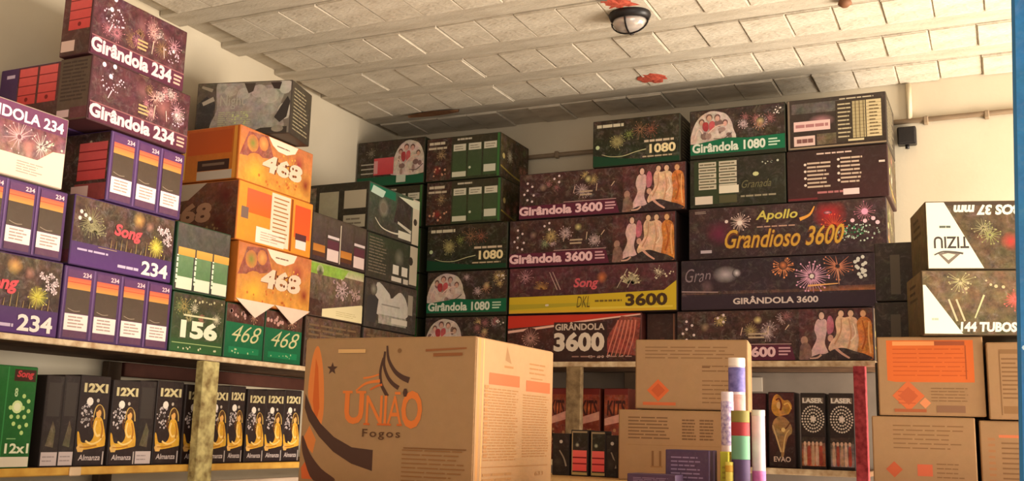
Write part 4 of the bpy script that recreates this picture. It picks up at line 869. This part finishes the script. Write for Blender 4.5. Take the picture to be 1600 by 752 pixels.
# ------------------------------------------------------------------ shelving
def build_shelves():
    s = empty('wall_shelving', (-2.82, 3.0, 0)); tag(s, 'long wooden shelving along the left wall with chipped pale edges', 'shelf')
    L = Vector(s.location)
    def part(nm, lo, hi, m, par=s, bev=.003):
        o = box_obj(nm, lo, hi, m, None, bev); o.parent = par; o.location = Vector(o.location) - L; return o
    b = part('shelf_board', (-3.035, 1.3, EYE + .222), (-2.60, 4.46, EYE + .24), M_BOARD)
    e = part('board_edge', (-2.60, 1.3, EYE + .2215), (-2.592, 4.46, EYE + .2405), M_EDGE)
    b = part('shelf_board', (-3.035, 1.3, EYE - .166), (-2.60, 4.46, EYE - .144), M_BOARD)
    part('board_edge', (-2.60, 1.3, EYE - .168), (-2.592, 2.42, EYE - .1435), M_YEDGE); part('board_edge', (-2.60, 2.425, EYE - .168), (-2.592, 4.46, EYE - .1435), M_YEDGE)
    part('edge_plug', (-2.592, 2.385, EYE - .17), (-2.586, 2.43, EYE - .143), mat('pale_plug', C(226, 196, 160)))
    part('shelf_board', (-3.035, 1.3, EYE - .60), (-2.60, 4.46, EYE - .578), M_BOARD)
    part('lower_rail', (-2.64, 1.3, EYE - .30), (-2.61, 4.46, EYE - .205), mat('pale_rail', C(200, 178, 158), None, 6))
    part('post', (-2.592, 2.905, 0), (-2.555, 2.988, EYE + .217), M_POST); part('post', (-2.592, 4.38, 0), (-2.555, 4.44, EYE + .217), M_POST); part('post', (-2.592, 1.32, 0), (-2.555, 1.40, EYE + .217), M_POST)
    part('rear_post', (-3.035, 2.9, 0), (-3.0, 2.965, EYE + .217), mat('dark_post', C(96, 76, 58), None, 20))
    part('under_batten', (-3.03, 2.97, EYE + .165), (-2.99, 4.46, EYE + .217), mat('reddish_batten', C(92, 52, 40), None, 20))
    s2 = empty('wall_shelving', (-1.5, 4.7, 0)); tag(s2, 'wooden shelving on the back wall with a red flecked end post', 'shelf')
    L2 = Vector(s2.location)
    def p2(nm, lo, hi, m, bev=.003):
        o = box_obj(nm, lo, hi, m, None, bev); o.parent = s2; o.location = Vector(o.location) - L2; return o
    p2('shelf_board', (-3.035, 4.49, EYE + .300), (-.46, 4.895, EYE + .322), M_BOARD); p2('board_edge', (-2.55, 4.482, EYE + .298), (-.46, 4.49, EYE + .3225), M_EDGE)
    p2('shelf_board', (-2.55, 4.49, EYE - .143), (-.50, 4.895, EYE - .121), M_BOARD); p2('board_edge', (-2.55, 4.482, EYE - .146), (-.546, 4.49, EYE - .1205), M_EDGE)
    p2('post', (-1.80, 4.446, 0), (-1.728, 4.482, EYE + .298), M_POST2); p2('post', (-.546, 4.446, 0), (-.498, 4.482, EYE + .298), M_REDPOST)
    p2('back_panel', (-2.55, 4.885, EYE - .6), (-.5, 4.897, EYE + .299), M_GREYPANEL); p2('rear_post', (-1.66, 4.85, 0), (-1.60, 4.884, EYE + .298), mat('dark_post', C(96, 76, 58), None, 20))
    # counter under the cartons in the foreground
    c = empty('counter', (-1.0, 2.7, 0)); tag(c, 'light wooden counter under the brown cartons in the foreground', 'counter')
    Lc = Vector(c.location)
    for nm, lo, hi, m in (('counter_top', (-1.66, 1.9, EYE - .175), (-.40, 3.46, EYE - .14), M_COUNTER), ('front_panel', (-1.62, 1.95, .08), (-.44, 1.98, EYE - .175), M_BOARD), ('rear_panel', (-1.62, 3.38, .08), (-.44, 3.41, EYE - .175), M_BOARD), ('end_panel', (-1.62, 1.98, .08), (-1.59, 3.38, EYE - .175), M_BOARD), ('end_panel', (-.47, 1.98, .08), (-.44, 3.38, EYE - .175), M_BOARD), ('plinth', (-1.58, 2.0, 0), (-.48, 3.36, .08), M_BLACK)):
        o = box_obj(nm, lo, hi, m, None, .003); o.parent = c; o.location = Vector(o.location) - Lc
    t = empty('stock_table', (0.1, 4.0, 0)); tag(t, 'low table carrying the cartons at the right', 'table')
    Lt = Vector(t.location)
    parts = [('table_top', (-.47, 3.62, EYE - .19), (.62, 4.40, EYE - .16), M_COUNTER)] + [('leg', (x, y, 0), (x + .06, y + .06, EYE - .19), M_BOARD) for x in (-.45, .54) for y in (3.64, 4.32)]
    for nm, lo, hi, m in parts:
        o = box_obj(nm, lo, hi, m, None, .003); o.parent = t; o.location = Vector(o.location) - Lt
build_shelves()

# ------------------------------------------------------------------ cartons on the left shelving (printed faces look into the room, +x)
FC = 'fireworks_carton'
def left_cartons():
    B1, B2, B3_, B4_ = body(74, 46, 92), body(76, 40, 44), body(196, 110, 40), body(60, 50, 42)
    XB, XF = -3.0, -2.603
    k = dict(group='cartons on the left shelf')
    carton(FC, (XB, 1.84, .241), (XF, 2.296, .474), B1, 'purple 234 carton at the lower left edge, bottom of its stack', right=st_song234, seed=3, **k)
    carton(FC, (XB, 2.302, .241), (XF, 2.768, .470), B1, 'purple carton with four striped panels standing on the left shelf', right=st_pan4, seed=4, **k)
    carton(FC, (XB, 1.84, .476), (XF, 2.285, .692), B1, 'purple carton with striped panels directly under the white-bottomed box', right=st_pan4, seed=5, **k)
    carton(FC, (XB, 2.316, .475), (XF - .004, 2.76, .699), B1, 'purple carton with red script logo and white 234, mid stack', right=st_song234, front=st_side_lines, seed=6, **k)
    carton(FC, (XB, 1.80, .694), (XF + .01, 2.25, .918), body(190, 170, 150), 'white-bottomed carton reading 234 in the leftmost stack', right=st_L1, seed=7, **k)
    carton(FC, (XB + .04, 2.432, .702), (XF, 2.775, .938), B1, 'carton with three purple panels and a red striped end', right=st_pan3, front=st_side_redlow, seed=8, **k)
    carton(FC, (-2.735, 2.315, .941), (XF + .01, 2.768, 1.157), B2, 'plum firework-print carton reading 234, second from the top of its stack', right=st_g234, front=st_side_lines, seed=9, **k)
    carton(FC, (-2.735, 2.305, 1.160), (XF, 2.735, 1.388), B2, 'plum firework-print carton reading 234, topmost and nearest the ceiling', right=st_g234, front=(st_side_red, False), seed=10, **k)
    carton(FC, (-3.03, 2.33, .941), (-2.745, 2.7, 1.16), B1, 'dark carton with two red striped panels behind the white-bottomed box', front=(st_side_red, True, False), seed=11, **k)
    G = body(40, 70, 44)
    carton(FC, (XB, 2.776, .241), (XF, 3.05, .452), G, 'dark green carton with white number 156', right=st_156, seed=12, **k)
    carton(FC, (XB, 2.770, .455), (XF, 3.052, .70), G, 'green carton with three panels and an orange band above the 156', right=st_green3, seed=13, **k)
    carton(FC, (XB, 3.056, .241), (XF, 3.284, .448), G, 'bright green carton with script 468, next to the 156', right=st_468g, seed=14, **k)
    carton(FC, (XB, 3.288, .241), (XF, 3.53, .448), G, 'bright green carton with script 468, next to the large brown box', right=st_468g, seed=15, **k)
    o3 = carton(FC, (XB, 3.075, .452), (XF + .02, 3.54, .683), B3_, 'orange 468 carton with white pointed flaps, bottom of the orange stack', right=st_orange468, seed=16, **k)
    # the two pointed white flaps hanging from its lower edge
    for y0, y1 in ((-.232, -.0), (.002, .232)):
        bm = bmesh.new(); pts = [(y0, .012), (y1, .012), (y0 * .5 + y1 * .5, -.052)]
        vs = [bm.verts.new((.212 + t, y, z)) for t in (0, .002) for y, z in pts]
        bm.faces.new(vs[:3][::-1]); bm.faces.new(vs[3:])
        for i in range(3): bm.faces.new((vs[i], vs[(i + 1) % 3], vs[3 + (i + 1) % 3], vs[3 + i]))
        f = link('pointed_flap', bm_mesh(bm, 'pointed_flap'), mat('white_card', C(232, 206, 186)), o3)
    carton(FC, (XB, 3.06, .686), (XF + .012, 3.536, .918), B3_, 'orange carton with white table panel, middle of the orange stack', right=st_orange_panels, front=st_468_shaded, seed=17, **k)
    carton(FC, (XB, 3.058, .921), (XF, 3.53, 1.136), B3_, 'orange 468 carton, top of the orange stack under the grey one', right=st_orange468, front=st_orange_side, seed=18, **k)
    # grey photo carton lying on the orange stack, turned a little
    rz = math.radians(13.5); cx, cy = -2.734, 3.288
    carton(FC, (cx - .206, cy - .102, 1.139), (cx + .206, cy + .102, 1.362), B4_, 'grey carton with black and white crowd photo on the orange stack', front=st_crowd, right=st_darktext, seed=19, rz=rz, **k)
    carton(FC, (XB, 3.55, .241), (XF, 3.965, .452), body(70, 50, 38), 'dark brown carton at shelf level beside the script 468 cartons', right=st_brown_small, seed=20, **k)
    carton(FC, (XB, 3.552, .455), (XF, 3.97, .688), body(90, 70, 60), 'carton with green band and cream triangle beside the orange stack', right=st_greenband, seed=21, **k)
    carton(FC, (XB, 3.556, .691), (XF, 3.972, .894), body(64, 50, 46), 'dark carton with four narrow panels beside the orange stack', right=st_dkpanels, seed=22, **k)
    carton(FC, (XB, 3.985, .241), (XF, 4.45, .448), body(60, 52, 46), 'dark carton at the bottom of the corner stack, mostly hidden', right=st_brown_small, seed=23, **k)
    carton(FC, (XB, 3.985, .451), (XF, 4.45, .676), body(60, 52, 46), 'carton with grey portrait photo low in the corner', right=st_B4, seed=24, **k)
    carton(FC, (XB, 3.98, .679), (XF, 4.44, .888), body(60, 52, 46), 'dark carton with rows of small print and two white squares', right=st_B3, seed=25, **k)
    carton(FC, (XB, 3.975, .891), (XF, 4.44, 1.125), body(56, 56, 46), 'dark carton with white corner strip and round photo, top of corner stack', right=st_B2, front=st_B2front, seed=26, **k)
left_cartons()

# ------------------------------------------------------------------ cartons on the back shelving (printed faces look at the camera, -y)
def back_cartons():
    k = dict(group='cartons on the back shelf'); GB, DB, RB = body(44, 46, 30), body(52, 36, 36), body(90, 44, 40)
    Y0, Y1 = 4.5, 4.84
    rows = [.3235, .548, .774, 1.008, 1.236]
    tops = [.545, .771, 1.005, 1.233, 1.464]
    def c(x0, x1, r, label, front, bodym, right=None, dy=0, seed=1, top=None):
        carton(FC, (x0, Y0 + dy, rows[r]), (x1, Y1 + dy * .5, top or tops[r]), bodym, label, front=front, right=right, seed=seed, **k)
    # hidden stack carrying the corner carton
    for r in range(4): c(-3.03, -2.63, r, 'green carton under the corner carton, number %s from the shelf' % ('one', 'two', 'three', 'four')[r], st_1080t, GB, dy=.01, seed=30 + r)
    c(-3.03, -2.622, 4, 'green carton with red panel in the far corner near the ceiling', st_G1, GB, seed=34, top=1.482)
    c(-2.58, -2.136, 0, '1080 carton with group photo, lowest in the green corner stack', st_1080p, GB, seed=35)
    c(-2.578, -2.132, 1, '1080 carton with group photo, second from the shelf in corner stack', st_1080p, GB, seed=36)
    c(-2.585, -2.138, 2, 'dark green 1080 carton in the middle of the corner stack', st_1080d, GB, seed=37, dy=-.004)
    c(-2.603, -2.182, 3, 'green carton with white labelled panels, second from the top in corner stack', st_1080t, GB, st_fire_side, seed=38)
    c(-2.612, -2.192, 4, 'green carton with white labelled panels, topmost in the corner stack', st_1080t, GB, st_fire_side, seed=39)
    # middle stack
    c(-2.128, -1.46, 0, 'red carton with big white 3600 standing on the back shelf', st_3600r, RB, seed=40)
    c(-1.452, -1.31, 0, 'dark carton end beside the red 3600 carton', st_dark_end, DB, seed=41, dy=.05)
    c(-2.122, -1.292, 1, 'carton with yellow strip reading 3600', st_3600y, DB, seed=42, dy=-.006)
    c(-2.13, -1.30, 2, '3600 carton with people photo, directly above the yellow strip', st_3600p, DB, seed=43)
    c(-2.084, -1.252, 3, '3600 carton with people photo, under the small dark green 1080', st_3600p, DB, seed=44)
    c(-1.705, -1.279, 4, 'small dark green 1080 carton on top of the 3600 stack', st_1080d, GB, st_darktext, seed=45)
    # right stack
    c(-1.298, -.465, 0, '3600 carton with people photo, directly on the shelf above black packs', st_3600p, DB, st_fire_side, seed=46, dy=.004)
    c(-1.277, -.45, 1, 'dark 3600 carton with pink firework bursts', st_fire3600, body(60, 44, 50), st_darktext, seed=47)
    c(-1.24, -.398, 2, 'wide dark carton with golden script and red glow', st_apollo, body(58, 44, 44), st_fire_side, seed=48)
    c(-1.235, -.807, 3, 'dark green carton with two white label columns', st_E2a, GB, seed=49)
    c(-.802, -.385, 3, 'maroon carton with two columns of small white text', st_E2b, body(60, 36, 34), st_fire_side, seed=50)
    c(-1.234, -.803, 4, '1080 carton with group photo at the ceiling, beside the black text carton', st_1080p, GB, seed=51)
    c(-.797, -.384, 4, 'black carton with cream table of small print, top right of stack', st_E1b, body(54, 44, 38), st_darktext, seed=52)
back_cartons()

# ------------------------------------------------------------------ cartons at the right and in the foreground
def front_cartons():
    carton('cardboard_box', (-1.609, 2.2, -.14), (-1.12, 2.672, .22), M_CARD, 'large brown cardboard box with orange lettering and dark swooshes on the counter', front=st_uniao, right=st_uniao_side, seed=60, bev=.006)
    # stock at the right, turned slightly
    def turned(name, p, w, d, z0, z1, deg, m, label, front, left=None, seed=1, cat='box', group=None):
        """p = front left corner; deg = turn about the vertical"""
        t = math.radians(deg); ux, uy = math.cos(t), math.sin(t)
        cx = p[0] + ux * w / 2 - uy * d / 2; cy = p[1] + uy * w / 2 + ux * d / 2
        carton(name, (cx - w / 2, cy - d / 2, z0), (cx + w / 2, cy + d / 2, z1), m, label, front=front, left=left, seed=seed, rz=t, group=group)
    turned('cardboard_box', (-1.058, 3.2, 0), .352, .19, .081, .300, 9, M_CARD2, 'brown cardboard box with orange diamond, stacked on the lined one', st_card_plain, None, 61)
    turned('cardboard_box', (-1.106, 3.18, 0), .345, .21, -.14, .078, 9, M_CARD2, 'brown cardboard box with lines of print under the diamond box', st_card_lines, None, 62)
    turned('cardboard_box', (-.40, 3.70, 0), .315, .34, -.158, .083, 4, M_CARD, 'brown cardboard box with small red square and diamond, lower right', st_card_small, None, 63)
    turned('cardboard_box', (-.074, 3.725, 0), .33, .34, -.158, .075, 4, M_CARD, 'brown cardboard box with ruled table at the lower right edge', st_card_table2, None, 64)
    turned('cardboard_box', (-.375, 3.70, 0), .325, .34, .086, .345, 4, M_CARD, 'brown cardboard box with big orange panel and diamond', st_card_orange, None, 65)
    turned('cardboard_box', (-.042, 3.715, 0), .33, .34, .079, .325, 4, M_CARD, 'brown cardboard box with dark bands at the right edge', st_card_table, None, 66)
    for k_, (z0, nm) in enumerate(((-.158, 'lowest dark carton hidden behind the cardboard boxes'), (.066, 'second dark carton hidden behind the cardboard boxes'), (.29, 'dark carton in the gap beside the small-triangle carton'), (.514, 'top dark carton in the gap beside the upside-down carton'))):
        carton(FC, (-.43 + .006 * k_, 4.09, z0), (.02, 4.37, z0 + .221), body(48, 40, 34), nm, front=st_brown_dark, seed=70 + k_, group='dark cartons behind the table stock')
    turned(FC, (-.225, 3.67, 0), .40, .27, .348, .562, 14, body(92, 76, 54), 'carton with small white triangle resting on the orange-panel cardboard box', st_K2, st_Kside, 67, group='tube cartons at the right')
    turned(FC, (-.205, 3.68, 0), .40, .27, .565, .796, 14, body(92, 76, 54), 'upside-down carton with large white triangle, above the small-triangle one', st_K1, st_Kside, 68, group='tube cartons at the right')
front_cartons()

# ------------------------------------------------------------------ small goods on the lower shelves and the counter
def small_goods():
    zl = -.1435; K = body(44, 34, 32)
    carton('firework_pack', (-2.80, 2.09, zl), (-2.60, 2.242, .150), body(30, 100, 46), 'tall bright green pack at the end of the lower shelf', right=st_12x1, seed=80, flaps=False)
    spec = [(2.298, 2.366, 0), (2.368, 2.43, 0), (2.432, 2.556, 1), (2.56, 2.68, 1), (2.684, 2.762, 0), (2.766, 2.894, 1), (2.897, 3.02, 1), (3.024, 3.136, 1), (3.139, 3.234, 1), (3.237, 3.35, 1), (3.353, 3.473, 1), (3.476, 3.59, 1)]
    names = ['leftmost narrow dark pack with pale label at its foot', 'narrow dark pack with pale label, second from the left', 'black pack with golden figure, first of the row from the left', 'black pack with golden figure, second of the row from the left', 'narrow dark pack with pale label between two golden figures', 'black pack with golden figure between narrow dark pack and mossy post', 'black pack with golden figure half hidden by the mossy post', 'black pack with golden figure just right of the mossy post', 'black pack with golden figure, second right of the mossy post', 'black pack with golden figure, third right of the mossy post', 'black pack with golden figure, fourth right of the mossy post', 'black pack with golden figure cut off by the large brown box']
    for i, ((y0, y1, f), n) in enumerate(zip(spec, names)):
        x1 = -2.62 - (.0 if f else .004) - .004 * (i % 3)
        carton('firework_pack', (x1 - .13, y0, zl), (x1, y1, .132 + .004 * (i % 3) + .002 * (i > 5)), K, n, right=st_blackgold if f else st_blackside, seed=81 + i, flaps=False, bev=.003, group='black packs on the lower left shelf')
    zb = -.1205
    for i, (x0, x1, n) in enumerate(((-1.95, -1.856, 'red pack left of the grey-brown post'), (-1.80, -1.69, 'red pack just right of the grey-brown post'), (-1.672, -1.552, 'red pack nearest the diamond cardboard box'))):
        carton('firework_pack', (x0, 4.6, zb), (x1, 4.74, .208), body(110, 48, 34), n, front=st_kits, seed=100 + i, flaps=False, group='red packs on the back shelf')
    carton('firework_pack', (-1.015, 4.55, zb), (-.918, 4.70, .19), body(70, 30, 34), 'dark red pack behind the paper tubes', front=st_darkred, seed=104, flaps=False)
    carton('firework_pack', (-.903, 4.51, zb), (-.792, 4.64, .194), body(50, 30, 30), 'black pack with golden figure on the back shelf', front=st_evao, seed=105, flaps=False)
    carton('firework_pack', (-.770, 4.51, zb), (-.668, 4.62, .191), K, 'black pack with ring of dots, beside the golden figure pack', front=(st_dotbox, C(196, 110, 72)), seed=106, flaps=False)
    carton('firework_pack', (-.655, 4.51, zb), (-.554, 4.62, .191), K, 'black pack with ring of dots, beside the red post', front=(st_dotbox, C(150, 140, 140)), seed=107, flaps=False)
    n = box_obj('paper_note', (-1.056, 4.879, EYE + .211), (-1.002, 4.884, EYE + .275), mat('note_paper', C(206, 190, 170)), bev=0); tag(n, 'small pale paper note on the grey panel of the back shelf', 'note')
    zc = -.1395
    carton('firework_pack', (-1.385, 3.31, zc), (-1.322, 3.37, -.002), K, 'small black pack beside the large brown box', front=st_blackarc, seed=110, flaps=False, bev=.002)
    carton('firework_pack', (-1.314, 3.30, zc), (-1.252, 3.36, .011), K, 'small dark pack with bright red striped label, left one', front=st_redlabel, seed=111, flaps=False, bev=.002)
    carton('firework_pack', (-1.247, 3.305, zc), (-1.192, 3.36, .009), K, 'small dark pack with red striped label, right one', front=st_redlabel, seed=112, flaps=False, bev=.002)
    carton('firework_pack', (-1.19, 3.30, zc), (-1.147, 3.36, -.004), K, 'small black pack next to the lined cardboard box', front=st_blackarc, seed=113, flaps=False, bev=.002)
    P = body(76, 54, 80)
    carton('firework_pack', (-.779, 2.6, zc), (-.667, 2.68, -.034), P, 'purple pack with small print in front of the lined cardboard box', front=st_purple_small, seed=114, flaps=False, bev=.002)
    carton('firework_pack', (-.853, 2.52, zc), (-.73, 2.59, -.094), P, 'low purple pack in front of the taller purple pack', front=st_purple_small, seed=115, flaps=False, bev=.002)
    carton('firework_pack', (-.655, 2.66, zc), (-.634, 2.70, -.036), body(206, 196, 60), 'tiny yellow pack beside the purple pack', front=lambda a: a.lines(.1, .3, .9, .7, 3, C(170, 150, 50), .4, .3), seed=116, flaps=False, bev=.002)
    # paper tubes: each a lathe body with coloured sleeves and a cap
    def tube(x, y, r, z0, z1, label, bands, base, name='firework_tube'):
        t = empty(name, (x, y, z0 + EYE)); tag(t, label, 'tube', 'paper tubes on the counter'); h = z1 - z0
        link('tube_body', lathe_mesh('tube_body', [(r * .98, 0), (r, .004), (r, h - .004), (r * .96, h)], 20), base, t)
        for nm, a, b, m in bands: link(nm, lathe_mesh(nm, [(r * 1.03, a * h), (r * 1.035, a * h + .002), (r * 1.035, b * h - .002), (r * 1.03, b * h)], 20), m, t)
    white = mat('white_tube_paper', C(226, 206, 206), C(206, 186, 190), 30, .5); 
    tube(-.672, 2.93, .0225, zc, .217, 'tall paper tube with blue violet sleeve and white cap', [('cap', .94, 1.005, mat('white_cap', C(240, 226, 214))), ('sleeve', .74, .93, mat('violet_sleeve', C(120, 110, 170), C(80, 72, 128), 60)), ('lower_sleeve', .1, .72, mat('pinkish_sleeve', C(206, 160, 150), C(180, 130, 124), 40))], white)
    tube(-.683, 2.86, .0165, zc, .122, 'slim white paper tube with violet writing, in front of the violet sleeved one', [('print_band', .45, .9, mat('violet_writing', C(206, 190, 206), C(130, 110, 160), 120)), ('lower_band', .05, .35, mat('pink_writing', C(232, 196, 196), C(206, 150, 160), 120))], white)
    tube(-.566, 2.7, .0165, zc, .07, 'white paper tube right of the teal banded one', [('rim', .93, 1.0, mat('pale_rim', C(226, 220, 206))), ('foot_sleeve', .0, .28, mat('magenta_sleeve', C(206, 120, 176), C(180, 90, 150), 60))], white)
    tube(-.598, 2.64, .022, zc, .066, 'tube banded olive, red, teal and violet among the paper tubes', [('olive_band', .86, 1.0, mat('olive_band', C(136, 124, 60))), ('red_band', .70, .86, mat('red_band', C(160, 50, 54))), ('teal_band', .42, .70, mat('teal_band', C(110, 160, 128))), ('violet_band', .16, .42, mat('violet_band', C(80, 60, 96)))], mat('dark_tube', C(90, 50, 60)))
    tube(-.622, 2.62, .010, zc, -.06, 'short yellow tube at the foot of the teal banded tube', [('ring', .7, .9, mat('amber_ring', C(206, 160, 60)))], mat('yellow_tube', C(220, 204, 96)))
    tube(-.614, 2.69, .013, zc, .05, 'dark red tube behind the teal banded tube', [('pink_cap', .8, 1.0, mat('pink_cap', C(226, 170, 160)))], mat('dark_red_tube', C(120, 40, 44)))
    # blue starry display board at the right edge
    d = empty('display_board', (.188, 1.5, 0)); tag(d, 'tall blue starry display board at the right edge', 'display')
    link('board_body', box_mesh('board_body', .46, .05, 2.35, .004, 1, (0, 0, 1.275)), body(44, 110, 160), d); a = Art(.452, 2.34, 5); st_blue(a)
    a.build(d, lambda u, v, l: (u - .226, -.025 - l, v + .105), 'printed_front')
    for x in (-.16, .16): link('foot', box_mesh('foot', .05, .36, .1, .004, 1, (x, 0, .05)), M_BLACK, d)
    d.rotation_euler = (0, math.radians(2.2), 0)
small_goods()
